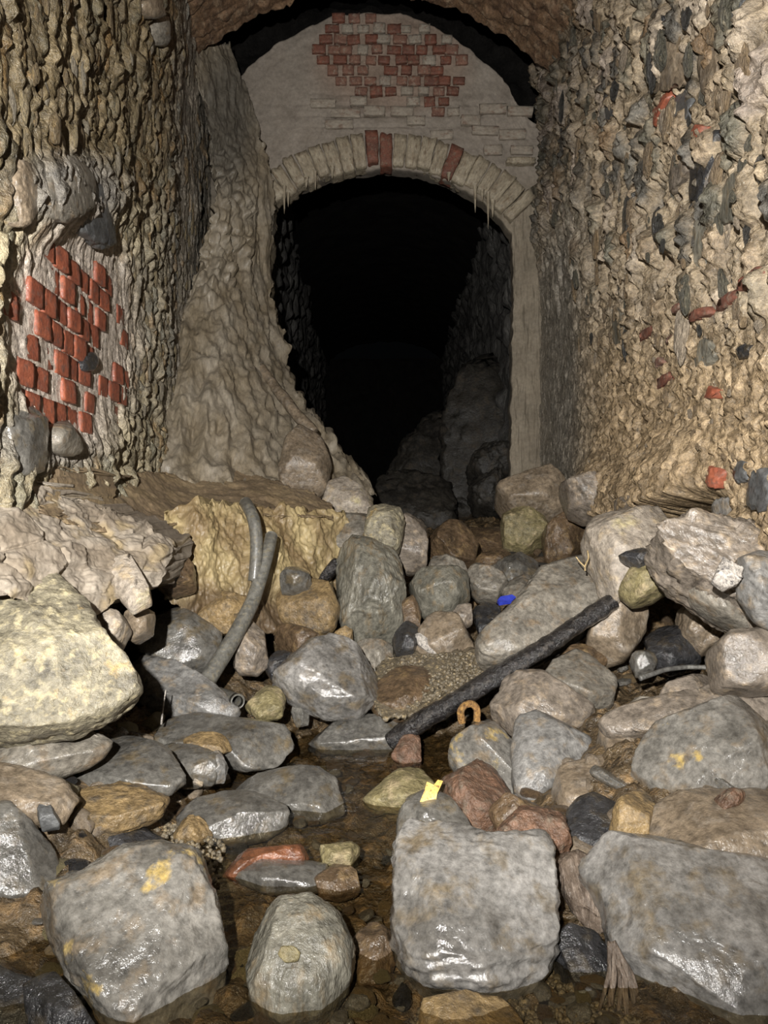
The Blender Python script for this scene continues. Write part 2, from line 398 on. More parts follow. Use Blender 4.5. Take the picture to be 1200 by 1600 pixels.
def tps(ctrl):
    C = np.array(ctrl, float); X = C[:, :2] / 100.; n = len(X)
    def U(r): return np.where(r > 1e-9, r * r * np.log(r + 1e-12), 0)
    K = U(np.linalg.norm(X[:, None] - X[None], axis=2)) + np.eye(n) * .02
    Pm = np.concatenate([np.ones((n, 1)), X], 1)
    A = np.zeros((n + 3, n + 3)); A[:n, :n] = K; A[:n, n:] = Pm; A[n:, :n] = Pm.T
    sol = np.linalg.solve(A, np.concatenate([C[:, 2], np.zeros(3)]))
    def f(x, y):
        q = np.stack([x, y], 1) / 100.
        return U(np.linalg.norm(q[:, None] - X[None], axis=2)) @ sol[:n] + np.concatenate([np.ones((len(q), 1)), q], 1) @ sol[n:]
    return f
def patch(name, rows, ctrl, thick, mat, res, dispf, colf, axis='y', parent=None, jit=14.):
    """a thick bank: rows = (y, xleft, xright) or, axis x, (x, ytop, ybottom); ctrl = (px, py, depth)"""
    R = np.array(rows, float); n, m = res
    s = np.linspace(R[0, 0], R[-1, 0], n)
    a = np.interp(s, R[:, 0], R[:, 1]); b = np.interp(s, R[:, 0], R[:, 2])
    jz = np.zeros(n)
    a = a + jit * fbm(np.stack([s / 16., jz, jz], 1), 411, 4); b = b + jit * fbm(np.stack([s / 16., jz + 5, jz], 1), 412, 4)
    t = np.linspace(0, 1, m)
    A = a[:, None] + (b - a)[:, None] * t[None, :]; B = np.repeat(s[:, None], m, 1)
    px, py = (A, B) if axis == 'y' else (B, A)
    px = px.ravel(); py = py.ravel()
    d = tps(ctrl)(px, py)
    W = np.stack([(px - 600) / F * d, d, H - (py - 800) / F * d], 1)
    G = W.reshape(n, m, 3)
    du = np.gradient(G, axis=1); dv = np.gradient(G, axis=0)
    nr = np.cross(du, dv).reshape(-1, 3); nr /= np.linalg.norm(nr, axis=1, keepdims=True) + 1e-12
    nr *= np.where(nr[:, 1] > 0, -1, 1)[:, None]
    W2 = W + nr * dispf(W, px, py)[:, None]
    cols = colf(W, px, py)
    faces = grid_faces(n, m)
    if axis == 'y': faces = faces[:, ::-1]
    # skirt going back into the rock behind
    idx = np.arange(n * m).reshape(n, m)
    loop = np.concatenate([idx[0, :], idx[1:, -1], idx[-1, -2::-1], idx[-2:0:-1, 0]])
    V = [W2]; prev = loop; fs = [faces]; base = n * m
    for k, f in enumerate((.05, .12, .25, .5, 1.)):
        ring = W2[loop] + np.array([0, 1., 0]) * thick * f
        ring = ring + .05 * np.stack([fbm(ring * 9 + q, 421 + q, 4, .6) for q in range(3)], 1)
        mid = W2[loop].mean(0) + np.array([0, thick * f, 0])
        ring = ring + (mid - ring) * (.018 * (k + 1))
        V.append(ring); cur = base + np.arange(len(loop)); base += len(loop)
        nx = np.roll(np.arange(len(loop)), -1)
        q = np.stack([prev, cur, cur[nx], prev[nx]], 1)
        fs.append(q if axis == 'x' else q[:, ::-1])
        prev = cur
    V.append(V[-1].mean(0)[None]); c = base
    nx = np.roll(np.arange(len(loop)), -1)
    tri = np.stack([prev, np.full(len(prev), c), np.full(len(prev), c), prev[nx]], 1)
    V = np.concatenate(V); fs = np.concatenate(fs)
    cc = np.concatenate([cols, np.tile(cols[loop], (5, 1)), cols.mean(0)[None]])
    lo = np.array([V[:, 0].mean(), V[:, 1].mean(), V[:, 2].min()])
    return mesh_obj(name, V - lo, fs, mat, parent, tuple(lo), cols=cc)

# ================================================================== THE SETTING
rng = np.random.default_rng(7)
def ground(X, Y):
    X = np.asarray(X, float); Y = np.asarray(Y, float)
    c = np.interp(Y, [-2, 2.5, 2.75, 3.0, 3.4, 3.7, 4.1, 4.6, 5.4, 7, 12], [-.05, -.05, -.03, .03, .16, .34, .46, .55, .62, .68, .8])
    Lb = np.interp(Y, [1.1, 1.4, 1.8, 2.4, 3.0, 4], [0, .07, .2, .16, .2, .2]) * sstep(-.4, -.85, X)
    Rb = np.interp(Y, [1.1, 1.5, 1.9, 2.4, 3.0, 4], [0, .12, .26, .22, .2, .1]) * sstep(.15, .75, X)
    return c + Lb + Rb

WD = {}
def wall_d(side, y, z):
    Y, Z, g = WD[side]
    return g[np.clip(np.searchsorted(Y, y), 0, len(Y) - 1), np.clip(np.searchsorted(Z, z), 0, len(Z) - 1)]
def build_walls():
    # ---- left wall
    Y = np.concatenate([np.linspace(-1.6, 1.5, 40, endpoint=False), np.linspace(1.5, 5.45, 430)])
    Z = np.concatenate([np.linspace(-.15, .45, 16, endpoint=False), np.linspace(.45, 3.95, 360)])
    YY, ZZ = np.meshgrid(Y, Z, indexing='ij'); y, z = YY.ravel(), ZZ.ravel()
    b = np.stack([xl(y), y, z], 1); px, py = proj(b)
    zero = np.zeros_like(y)
    wy = y + .03 * fbm(np.stack([y * 5, z * 5, zero], 1), 3, 3); wz = z + .06 * fbm(np.stack([y * 5, z * 4, zero + 7], 1), 4, 3)
    vw = fbm(np.stack([y * 14, z * 9, zero], 1), 5, 3); vw2 = fbm(np.stack([y * 11, z * 8, zero + 3], 1), 6, 3)
    f1, f2, i1 = voronoi(np.stack([wy * 13 + .8 * vw, wz * 4.2 + .5 * vw2, zero], 1), 11)
    g1, g2, i2 = voronoi(np.stack([wy * 27 + .9 * vw2, wz * 9 + .6 * vw, zero], 1), 12)
    dome1 = sstep(0, .45, f2 - f1); dome2 = sstep(0, .45, g2 - g1)
    big = fbm(np.stack([y * 1.6, z * 1.2, zero], 1), 21, 4)
    vert = fbm(np.stack([y * 26, z * 5, zero], 1), 23, 5, .6)
    calm = sstep(3.7, 4.6, y); jag = fbm(np.stack([y * 34, z * 13, zero], 1), 25, 4, .65, ridged=True)
    d = .07 * big + (1 - .6 * calm) * (.034 * dome1 * (idr(i1, 0)) + .026 * dome2 * (idr(i2, 1)) + .035 * vert + .022 * jag)
    bm = blob(px, py, 105, 520, 105, 175, .3)              # the patch of exposed brickwork lies flat
    d = d * (1 - .88 * bm) - .004 * bm + .008 * bm * jag
    d += .04 * blob(px, py, 95, 305, 90, 60, .5)           # grey rock standing out above the bricks
    V = np.stack([xl(y) + d, y, z], 1); WD[-1] = (Y, Z, d.reshape(len(Y), len(Z)))
    ochre = L3(124, 108, 76); buff = L3(160, 147, 115); grey = L3(142, 133, 118); mort = L3(186, 174, 162)
    lo = sstep(380, 240, py)
    col = buff[None] * (1 - lo[:, None]) + ochre[None] * lo[:, None]
    gm = np.clip(calm + blob(px, py, 290, 500, 70, 250, .6) * .5, 0, 1)[:, None]
    col = col * (1 - gm) + grey * gm
    k = (.7 + .45 * idr(i1, 2)) * (.75 + .45 * idr(i2, 3))
    hue = idr(i2, 0)[:, None]
    col = col * k[:, None]
    col = np.where(hue > .86, col * np.array([.75, .8, .85]), col); col = np.where(hue < .1, col * np.array([1.12, .95, .75]), col)
    gr = np.clip(blob(px, py, 85, 300, 85, 60, .4) + blob(px, py, 60, 690, 90, 45, .5), 0, 1)[:, None]
    col = col * (1 - gr) + L3(140, 134, 124) * gr * (.6 + .6 * sstep(-.2, .3, vert))[:, None]
    bmc = bm[:, None] * .9
    col = col * (1 - bmc) + L3(206, 192, 178) * bmc * (.8 + .35 * sstep(-.3, .3, jag))[:, None]
    wl = struct(mesh_obj('wall_left', V, grid_faces(len(Y), len(Z))[:, ::-1], M['wall'], cols=col), 'left tunnel wall of ochre rubble with a patch of red brick')
    # ---- right wall
    Y = np.concatenate([np.linspace(-1.6, 1.5, 40, endpoint=False), np.linspace(1.5, 5.45, 430)])
    YY, ZZ = np.meshgrid(Y, Z, indexing='ij'); y, z = YY.ravel(), ZZ.ravel()
    b = np.stack([xr(y), y, z], 1); px, py = proj(b); zero = np.zeros_like(y)
    wy = y + .07 * fbm(np.stack([y * 4, z * 4, zero], 1), 33, 4); wz = z + .08 * fbm(np.stack([y * 4, z * 4, zero + 7], 1), 34, 4)
    f1, f2, i1 = voronoi(np.stack([wy * 9, wz * 5.5, zero], 1), 41)
    g1, g2, i2 = voronoi(np.stack([wy * 26, wz * 17, zero], 1), 42)
    dome1 = sstep(0, .4, f2 - f1); dome2 = sstep(0, .45, g2 - g1)
    big = fbm(np.stack([y * 1.5, z * 1.3, zero], 1), 51, 4)
    grit = fbm(np.stack([y * 30, z * 20, zero], 1), 52, 5, .65)
    vert = fbm(np.stack([y * 22, z * 5, zero], 1), 53, 5, .6)
    calm = sstep(3.5, 4.7, y) * sstep(2.9, 2.2, z)
    up = sstep(560, 380, py)                              # bigger stones show in the upper wall
    d = .08 * big + (1 - .75 * calm) * (.06 * (.25 + .75 * up) * dome1 * idr(i1, 0) + .018 * dome2 * idr(i2, 1) + .05 * grit + .05 * up * vert + .02 * vert)
    d += .012 * calm * vert
    pit = (idr(i1, 3) > .87) & (up > .3)
    d = np.where(pit, d - .05 * dome1, d)
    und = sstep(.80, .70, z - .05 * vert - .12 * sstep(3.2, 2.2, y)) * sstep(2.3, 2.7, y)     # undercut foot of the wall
    d = d + .10 * sstep(1.15, .85, z) * sstep(2.3, 2.7, y) * sstep(4.4, 3.9, y) - .38 * und
    V = np.stack([xr(y) - d, y, z], 1); WD[1] = (Y, Z, d.reshape(len(Y), len(Z)))
    tan = L3(160, 142, 114); warm = L3(164, 140, 104); grey = L3(146, 138, 124)
    lo = sstep(420, 640, py)[:, None]
    col = tan * (1 - lo) + warm * lo
    gm = np.clip(calm * 1.1, 0, 1)[:, None]; col = col * (1 - gm) + grey * gm
    pal = np.array([L3(122, 118, 108), L3(100, 98, 84), L3(160, 140, 112), L3(168, 152, 136), L3(178, 162, 140), L3(136, 110, 78), L3(112, 106, 88), L3(84, 82, 76)])
    pc = pal[(i1 >> 4) % 8]; pm = (up * .95 * dome1 * (1 - calm) * (idr(i1, 1) > .22))[:, None]
    col = col * (1 - pm) + pc * pm
    col *= ((.7 + .5 * idr(i2, 2)) * (.82 + .5 * sstep(-.3, .35, grit)))[:, None]
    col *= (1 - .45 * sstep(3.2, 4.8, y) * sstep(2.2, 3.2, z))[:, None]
    col = np.where(und[:, None] > .5, col * .6, col)  # shade of the undercut painted into the wall colour
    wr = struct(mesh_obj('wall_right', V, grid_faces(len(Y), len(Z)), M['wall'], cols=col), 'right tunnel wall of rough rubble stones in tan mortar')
    return wl, wr
WL, WR = build_walls()

# ---- vault
def build_vault():
    n, m = 130, 240
    s = np.linspace(-1, 1, n); Y = np.concatenate([np.linspace(-1.6, 3.4, 60, endpoint=False), np.linspace(3.4, 5.0, m - 60)])
    SS, YY = np.meshgrid(s, Y, indexing='ij'); s_, y = SS.ravel(), YY.ravel()
    x0, x1 = xl(y) - .04, xr(y) + .04
    x = (x0 + x1) / 2 + s_ * (x1 - x0) / 2
    z = 3.66 - .07 * s_ + .52 * (1 - s_ ** 2) + .02
    P = np.stack([x * 7, y * 5, z * 7], 1)
    nz = fbm(P, 61, 5, .6); g1, g2, i = voronoi(np.stack([x * 11, y * 9, x * 0], 1), 63)
    z = z - .06 * nz - .025 * sstep(0, .4, g2 - g1) * idr(i, 1)
    end = sstep(4.8, 5.0, y)
    z = z + .05 * end * fbm(np.stack([x * 9, y * 0, x * 0], 1), 65, 4)
    y = y + .08 * end * fbm(np.stack([x * 12, z * 3, x * 0], 1), 66, 4)
    V = np.stack([x, y, z], 1)
    top = V.copy().reshape(n, m, 3)[:, -1, :]
    rings = [V]; fs = [grid_faces(n, m)]; prev = np.arange(n) * m + m - 1; base = n * m
    for up, fw in ((.05, .03), (.2, .05), (.5, .05)):
        r = top + np.array([0, fw, up]); r[:, 2] += .02 * fbm(r * 14, 67, 3)
        rings.append(r); cur = base + np.arange(n); base += n
        fs.append(np.stack([prev[:-1], cur[:-1], cur[1:], prev[1:]], 1)); prev = cur
    return struct(mesh_obj('ceiling', np.concatenate(rings), np.concatenate(fs), M['vault']), 'brown crumbling brick vault of the tunnel')
build_vault()

# ---- the end wall with its arched opening, and the dark slot above it
YE = 5.4
def E(px, py, dy=0.): return np.array([(px - 600) / F * YE, YE + dy, H - (py - 800) / F * YE])
OPEN = poly("412,870 412,600 413,430 416,350 424,326 440,308 462,296 500,279 550,266 600,262 650,266 700,281 740,304 764,322 784,342 800,366 803,420 801,560 798,700 797,870")
OUTER = poly("250,870 250,600 270,430 290,250 335,160 368,128 395,98 430,72 480,42 525,24 575,18 640,22 690,44 735,78 785,122 826,186 850,200 862,300 866,420 868,560 870,700 870,870")
def resample(pg, n, keys=None):
    s = np.concatenate([[0], np.cumsum(np.linalg.norm(np.diff(pg, axis=0), axis=1))]); s /= s[-1]
    t = np.linspace(0, 1, n)
    return np.stack([np.interp(t, s, pg[:, 0]), np.interp(t, s, pg[:, 1])], 1)
def build_end():
    n, m = 420, 110
    I = resample(OPEN, n); O = resample(OUTER, n)
    jag = fbm(np.stack([np.linspace(0, 60, n), np.zeros(n), np.zeros(n)], 1), 71, 4)
    I = I + np.stack([jag * 6, np.roll(jag, 50) * 5], 1)
    O = O + np.stack([np.roll(jag, 90) * 8, np.roll(jag, 20) * 9], 1)
    t = np.linspace(0, 1, m)[None, :, None]
    Q = (I[:, None] * (1 - t) + O[:, None] * t).reshape(-1, 2); px, py = Q[:, 0], Q[:, 1]
    W = np.stack([(px - 600) / F * YE, np.full(len(px), YE), H - (py - 800) / F * YE], 1)
    nz = fbm(W * np.array([5, 0, 5]), 72, 5, .55); fine = fbm(W * np.array([24, 0, 18]), 73, 4, .6)
    # faint brick courses show through the lower plaster
    row = (W[:, 2] / .078); colm = W[:, 0] / .226 + .5 * (np.floor(row) % 2)
    jr = np.minimum(np.abs(row - np.round(row)) * .078, np.abs(colm - np.round(colm)) * .226)
    show = np.clip(blob(px, py, 600, 175, 130, 45, .5) + blob(px, py, 790, 200, 70, 70, .5) * .7, 0, 1)
    dsp = .03 * nz + .012 * fine - .012 * show * sstep(.012, .003, jr)
    dsp = dsp + .035 * sstep(260, 340, py) * fbm(W * np.array([22, 0, 4]), 78, 5, .6) + .02 * sstep(260, 340, py) * fbm(W * np.array([8, 0, 5]), 79, 3)
    red = blob(px, py, 612, 95, 118, 80, .25)
    dsp = dsp - .012 * red
    ring = blob(px, py, 600, 240, 215, 40, .3)
    W[:, 1] -= dsp
    pl = L3(146, 136, 123); dk = L3(100, 93, 82); cal = L3(142, 131, 112)
    col = np.tile(pl, (len(px), 1))
    c1 = (sstep(250, 330, py))[:, None]; col = col * (1 - c1) + cal * c1
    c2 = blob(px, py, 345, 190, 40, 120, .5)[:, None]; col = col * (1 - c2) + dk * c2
    c3 = (red * .75)[:, None]; col = col * (1 - c3) + L3(148, 126, 108) * c3
    col *= (.86 + .35 * nz)[:, None]
    # reveal of the opening and of the top edge
    idx = np.arange(n * m).reshape(n, m); V = [W]; fs = [grid_faces(n, m)[:, ::-1]]; cc = [col]; base = n * m
    for edge, dirn in ((idx[:, 0], 1), (idx[:, -1], -1)):
        prev = edge
        for k, dep in enumerate((.03, .07, .13)):
            r = W[edge] + np.array([0, dep, 0]); r += .02 * fbm(r * 11, 75 + k, 3)[:, None] * np.array([1, 0, 1])
            V.append(r); cc.append(col[edge] * (.8 if k == 0 else .55))  # reveal colour darkened inward, painted shade
            cur = base + np.arange(n); base += n
            q = np.stack([prev[:-1], cur[:-1], cur[1:], prev[1:]], 1)
            fs.append(q if dirn > 0 else q[:, ::-1]); prev = cur
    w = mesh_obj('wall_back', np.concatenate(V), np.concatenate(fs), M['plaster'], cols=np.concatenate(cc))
    return struct(w, 'plastered end wall with brickwork and an arched opening')
WB = build_end()

def rough_sheet(name, A, B, Cc, n, m, amp, mat, seed, freq=4., label=None):
    """A + s*B + t*C with noise along the normal"""
    A, B, Cc = map(lambda q: np.array(q, float), (A, B, Cc))
    s, t = np.meshgrid(np.linspace(0, 1, n), np.linspace(0, 1, m), indexing='ij')
    W = A + s.ravel()[:, None] * B + t.ravel()[:, None] * Cc
    nr = np.cross(B, Cc); nr /= np.linalg.norm(nr)
    g1, g2, i = voronoi(W * np.array([6., 3.2, 4.5]), seed + 3)
    W = W + nr * (amp * (fbm(W * freq, seed, 5, .55) + .6 * sstep(0, .4, g2 - g1) * (.2 + idr(i, 1))))[:, None]
    return struct(mesh_obj(name, W, grid_faces(n, m), mat), label)
# dark slot between the vault and the end wall
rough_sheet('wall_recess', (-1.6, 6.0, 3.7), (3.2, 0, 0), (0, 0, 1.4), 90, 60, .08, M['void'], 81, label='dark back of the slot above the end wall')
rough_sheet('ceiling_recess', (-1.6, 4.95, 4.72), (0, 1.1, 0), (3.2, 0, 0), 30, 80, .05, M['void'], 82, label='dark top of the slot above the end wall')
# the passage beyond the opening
rough_sheet('wall_inner_left', (-.90, 5.5, .3), (-.21, 8.7, 0), (0, 0, 3.4), 300, 110, .10, M['unlit'], 83, label='dark wet left wall of the passage beyond the arch')
rough_sheet('wall_inner_right', (1.0, 5.5, .3), (0, 0, 3.4), (.1, 8.7, 0), 110, 300, .10, M['unlit'], 84, label='dark wet right wall of the passage beyond the arch')
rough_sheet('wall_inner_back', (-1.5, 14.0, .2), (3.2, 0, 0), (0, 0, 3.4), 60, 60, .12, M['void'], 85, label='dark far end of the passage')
def inner_vault():
    n, m = 60, 160
    s, y = np.meshgrid(np.linspace(-1, 1, n), np.linspace(5.53, 14.2, m), indexing='ij'); s = s.ravel(); y = y.ravel()
    x = .05 + s * 1.06; z = 3.45 + .5 * np.sqrt(np.maximum(1 - s * s, 0))
    z = z - .05 * fbm(np.stack([x * 6, y * 4, z * 5], 1), 86, 4)
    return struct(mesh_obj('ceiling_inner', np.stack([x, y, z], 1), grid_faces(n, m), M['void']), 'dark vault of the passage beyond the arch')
inner_vault()

# ---- stream bed
def build_floor():
    X = np.linspace(-1.55, 1.5, 260); Y = np.concatenate([np.linspace(-1.2, .9, 24, endpoint=False), np.linspace(.9, 5.8, 420, endpoint=False), np.linspace(5.8, 14.2, 60)])
    XX, YY = np.meshgrid(X, Y, indexing='ij'); x, y = XX.ravel(), YY.ravel(); zero = x * 0
    z = ground(x, y)
    g1, g2, i = voronoi(np.stack([x * 13, y * 11, zero], 1), 91); h1, h2, j = voronoi(np.stack([x * 34, y * 30, zero], 1), 92)
    z = z + .035 * fbm(np.stack([x * 3, y * 3, zero], 1), 93, 4) + .03 * sstep(0, .5, g2 - g1) * idr(i, 1) + .012 * sstep(0, .5, h2 - h1) * idr(j, 2)
    V = np.stack([x, y, z], 1)
    return struct(mesh_obj('floor', V, grid_faces(len(X), len(Y)), M['bed']), 'stony brown bed of the stream')
build_floor()
wv = np.array([[-.86, -1.0, 0], [.88, -1.0, 0], [.88, 2.95, 0], [-.9, 2.95, 0]], float)
tag(mesh_obj('stream_water', wv, [(0, 1, 2, 3)], M['water'], smooth=False), 'shallow clear dark water of the stream between the stones', 'water', kind='stuff')

# ================================================================== PIECES OF THE WALLS
def block(name, sx, sy, sz, mat, amp=.006, n=4, seed=1, taper=0.):
    """weathered rectangular block centred on its origin, front towards -y; returns mesh object (prototype)"""
    bm = bmesh.new(); bmesh.ops.create_cube(bm, size=1)
    bmesh.ops.subdivide_edges(bm, edges=bm.edges[:], cuts=n, use_grid_fill=True)
    V = np.array([v.co[:] for v in bm.verts]); Fc = [[v.index for v in f.verts] for f in bm.faces]; bm.free()
    k = np.sum(np.abs(V) > .49, axis=1)
    V = V * np.where(k >= 2, .975, 1.)[:, None]
    nz = fbm(V * 2.6 + seed * 3.1, seed, 3, .6)
    W = V * np.array([sx, sy, sz]); W[:, 0] *= 1 + taper * (V[:, 2])
    W += V / (np.linalg.norm(V, axis=1, keepdims=True) + 1e-9) * (nz * amp * 2.2)[:, None]
    return mesh_obj(name, W, np.array(Fc), M[mat])
def drop(o):
    me = o.data; bpy.data.objects.remove(o); return me
def piece(name, me, parent, loc, rot=(0, 0, 0), sc=(1, 1, 1), mat=None, label=None):
    o = bpy.data.objects.new(name, me); COL.objects.link(o); o.parent = parent
    o.location = loc; o.rotation_euler = rot; o.scale = sc
    if mat is not None:
        o.material_slots[0].link = 'OBJECT'; o.material_slots[0].material = M[mat]
    if label: o['label'] = label
    return o

# ---- red bricks in the left wall, level courses of headers
pr = random.Random(3)
hb = [drop(block('brick', .106, .06, .072, 'brick', .003, 5, s)) for s in (1, 2, 3, 4)]
masks = [poly("36,372 95,376 170,440 160,505 152,562 105,604 16,584 14,538 46,530 38,462 76,428 36,396"),
         poly("14,600 22,612 120,600 114,655 72,650 20,630"), poly("126,582 206,582 200,612 182,684 118,658"),
         poly("168,486 208,492 202,532 170,526"), poly("0,450 20,455 18,486 0,488"), poly("30,636 76,650 74,668 38,660"), poly("94,690 136,690 132,726 94,732")]
course, pitch = .0815, .1145
for r in range(8, 26):
    z = .62 + (r - 8) * course
    for c in range(0, 14):
        y = 1.98 + c * pitch + (.5 * pitch if r % 2 else 0) + pr.uniform(-.008, .008)
        q = np.array([[600 + xl(y) / y * F, 800 - (z - H) / y * F]])
        if not any(inside(q, mk)[0] for mk in masks): continue
        if pr.random() < .05: continue
        proud = pr.uniform(-.012, .010)
        piece('brick', pr.choice(hb), WL, (float(xl(y)) - .022 + proud, y, z + pr.uniform(-.004, .004)),
              (pr.uniform(-.05, .05), pr.uniform(-.05, .05), math.radians(90) + pr.uniform(-.07, .07)),
              (pr.uniform(.9, 1.03), 1, pr.uniform(.92, 1.06)))

# ---- bricks exposed in the end wall
hb2 = [drop(block('brick', .100, .05, .060, 'brick_dim', .006, 3, s + 10)) for s in range(4)]
redmask = poly("484,62 516,26 560,20 600,34 640,38 690,58 728,74 724,140 716,168 690,196 664,178 640,150 612,164 580,150 512,132 506,100")
pw = YE / F
for r in range(0, 12):
    py = 30 + r * 16.2
    for c in range(0, 20):
        px = 484 + c * 23.5 + (11.7 if r % 2 else 0)
        if not inside(np.array([[px, py]]), redmask)[0]: continue
        lime = pr.random() < (.16 if px < 590 else .34); smear = pr.random() < .4
        if pr.random() < .06: continue
        p = E(px + pr.uniform(-3, 3), py, .012 - pr.uniform(0, .016))
        piece('brick', pr.choice(hb2), WB, tuple(p), (0, pr.uniform(-.06, .06), 0), (pr.uniform(.72, 1.0), 1, pr.uniform(.78, 1.1)),
              'brick_lime' if lime else ('brick_smear' if smear else None), 'limewashed brick' if lime else None)
for px, py, w in ((540, 178, 2.1), (585, 176, 1.5), (628, 176, 1.6), (505, 163, 1.8), (560, 160, 1.2), (650, 190, 1.3), (770, 172, 1.9), (812, 176, 1.8), (758, 206, 1.9), (800, 212, 1.9),
                  (770, 236, 1.3), (815, 236, 1.6), (530, 196, 2.0), (690, 212, 1.6), (735, 190, 1.4)):
    piece('brick', pr.choice(hb2), WB, tuple(E(px, py, .004 - pr.uniform(0, .016))), (0, pr.uniform(-.05, .05), 0), (w * .98, 1, pr.uniform(.95, 1.15)), 'brick_lime', 'limewashed brick')

# ---- voussoirs of the arch
cx, cyp, Rp = 603.0, 262 + 263.0, 263.0
vb = [drop(block('voussoir', .088, .16, .235, 'calcite', .014, 4, s + 30, .10)) for s in range(5)]
nv = 23
for i in range(nv):
    a = math.radians(-46 + 92 * i / (nv - 1))
    rm = Rp + 25 + pr.uniform(-3, 3)
    p = E(cx + rm * math.sin(a), cyp - rm * math.cos(a), +.03 + pr.uniform(-.02, .02))
    red = False
    dim = i in (10, 11, 16)
    piece('voussoir', pr.choice(vb), WB, tuple(p), (0, a, 0), (pr.uniform(.92, 1.05), 1, pr.uniform(.92, 1.05)),
          'brick_dim' if dim else ('brick' if red else None), 'bare red brick of the arch' if (red or dim) else None)
# small stalactites under the arch
def cone(name, r, h, mat, seed):
    n = 8; rings = 6; V = []
    for k in range(rings):
        t = k / (rings - 1); rr = r * (1 - t) ** .8 + .0012
        for j in range(n):
            V.append((rr * math.cos(6.283 * j / n) * (1 + .2 * math.sin(seed + 3 * k)), rr * math.sin(6.283 * j / n), -h * t))
    fc = [(k * n + j, k * n + (j + 1) % n, (k + 1) * n + (j + 1) % n, (k + 1) * n + j) for k in range(rings - 1) for j in range(n)]
    return drop(mesh_obj(name, V, np.array(fc), M[mat]))
stal = [cone('stalactite', .016, .17, 'calcite', s) for s in (1, 2)]
for px, py, l in ((446, 296, 1.15), (452, 306, .6), (494, 274, .75), (520, 266, .5), (430, 312, .8), (741, 296, 1.1), (761, 306, 1.5), (768, 318, .7), (752, 302, .5), (480, 282, .45), (700, 276, .35)):
    piece('stalactite', pr.choice(stal), WB, tuple(E(px, py, -.06)), (0, 0, pr.uniform(0, 6)), (pr.uniform(.7, 1.1),) * 2 + (l,))
# ledge stone right of the arch
wl_ = block('ledge_stone', .20, .10, .035, 'calcite', .01, 3, 77); wl_.parent = WB; wl_.location = E(812, 256, -.02)

# ---- stones set in the left wall
lr = np.random.default_rng(21)
def scatter_wall(side, parent, n, region, avoid, size, aspect, mats, seed, minsep=.7):
    r = np.random.default_rng(seed); protos = {}
    for mname in mats:
        lst = []
        for k in range(4):
            m_ = 9; th = np.sort(r.uniform(0, 6.283, m_)); rad = r.uniform(.75, 1.1, m_)
            pg = np.stack([np.cos(th) * rad, np.sin(th) * rad], 1)
            V, Fc = stone_local(pg * .5, .32, .3, e=.75, cuts=7, amp=.16, level=3, seed=int(r.integers(1e6)))
            lst.append(drop(mesh_obj('stone', V, Fc, M[mname])))
        protos[mname] = lst
    done = []; tries = 0
    while len(done) < n and tries < n * 60:
        tries += 1
        px = r.uniform(region[:, 0].min(), region[:, 0].max()); py = r.uniform(region[:, 1].min(), region[:, 1].max())
        q = np.array([[px, py]])
        if not inside(q, region)[0] or any(inside(q, a)[0] for a in avoid): continue
        s = size[0] * (size[1] / size[0]) ** (r.random() ** 1.8)
        d = float(d_left(px) if side < 0 else d_right(px)); z = H - (py - 800) / F * d
        asp = r.uniform(*aspect)
        if any(abs(z - b) < minsep * (s * asp + c) * .5 and abs(d - a) < minsep * (s + e_) * .5 for a, b, c, e_ in done): continue
        done.append((d, z, s * asp, s))
        x = float(xl(d) if side < 0 else xr(d))
        nm = mats[int(r.integers(len(mats)))]
        # local u -> along wall, v -> up, w -> out of wall
        u = Vector((0, 1, 0)) if side < 0 else Vector((0, -1, 0)); v = Vector((0, 0, 1)); w = Vector((1, 0, 0)) if side < 0 else Vector((-1, 0, 0))
        Mx = Matrix((u, v, w)).transposed().to_4x4()
        rot = (Mx @ Matrix.Rotation(r.uniform(-.35, .35), 4, 'Z')).to_euler()
        o = bpy.data.objects.new('stone', protos[nm][int(r.integers(4))]); COL.objects.link(o); o.parent = parent
        o.location = (x - side * (float(wall_d(side, d, z)) + .002), d, z); o.rotation_euler = rot; o.scale = (s, s * asp, s * r.uniform(.35, .6))
    return len(done)
M['lw1'] = rock_mat('buff_flake', lin(164, 146, 104), lin(124, 106, 72), lin(112, 102, 80), scale=2.0, fine=9, rough=(.4, .8), bump=.5, bdist=.15)
M['lw2'] = rock_mat('ochre_flake', lin(140, 118, 76), lin(100, 82, 52), lin(136, 120, 92), scale=2.0, fine=9, rough=(.4, .8), bump=.5, bdist=.15)
M['lw3'] = rock_mat('grey_flake', lin(158, 146, 122), lin(118, 108, 90), scale=2.0, fine=9, rough=(.35, .8), bump=.5, bdist=.15)
M['rw1'] = rock_mat('tan_wall_stone', lin(180, 154, 116), lin(138, 114, 82), lin(160, 140, 112), scale=2.0, fine=9, rough=(.3, .7), bump=.6, bdist=.15)
M['rw2'] = rock_mat('greenish_wall_stone', lin(124, 120, 102), lin(88, 86, 74), lin(140, 128, 100), scale=2.0, fine=9, rough=(.3, .7), bump=.6, bdist=.15)
M['rw3'] = rock_mat('dark_wall_stone', lin(84, 82, 76), lin(52, 50, 47), scale=2.0, fine=9, rough=(.25, .6), bump=.6, bdist=.15)
M['rw4'] = rock_mat('pale_wall_stone', lin(196, 178, 152), lin(160, 142, 118), scale=2.0, fine=9, rough=(.3, .7), bump=.6, bdist=.15)
brickzone = poly("0,360 100,366 190,430 212,480 210,620 190,690 110,740 0,740")
scatter_wall(-1, WL, 150, poly("5,5 255,5 300,110 330,280 290,360 170,330 130,250 5,240"), [brickzone], (.035, .085), (1.6, 2.6), ['lw1', 'lw2', 'lw2', 'lw3'], 5, .8)
scatter_wall(-1, WL, 120, poly("178,340 300,350 300,430 270,520 255,690 190,720 205,620 215,480"), [brickzone], (.035, .08), (1.2, 2.0), ['lw1', 'lw1', 'lw3'], 6, .8)
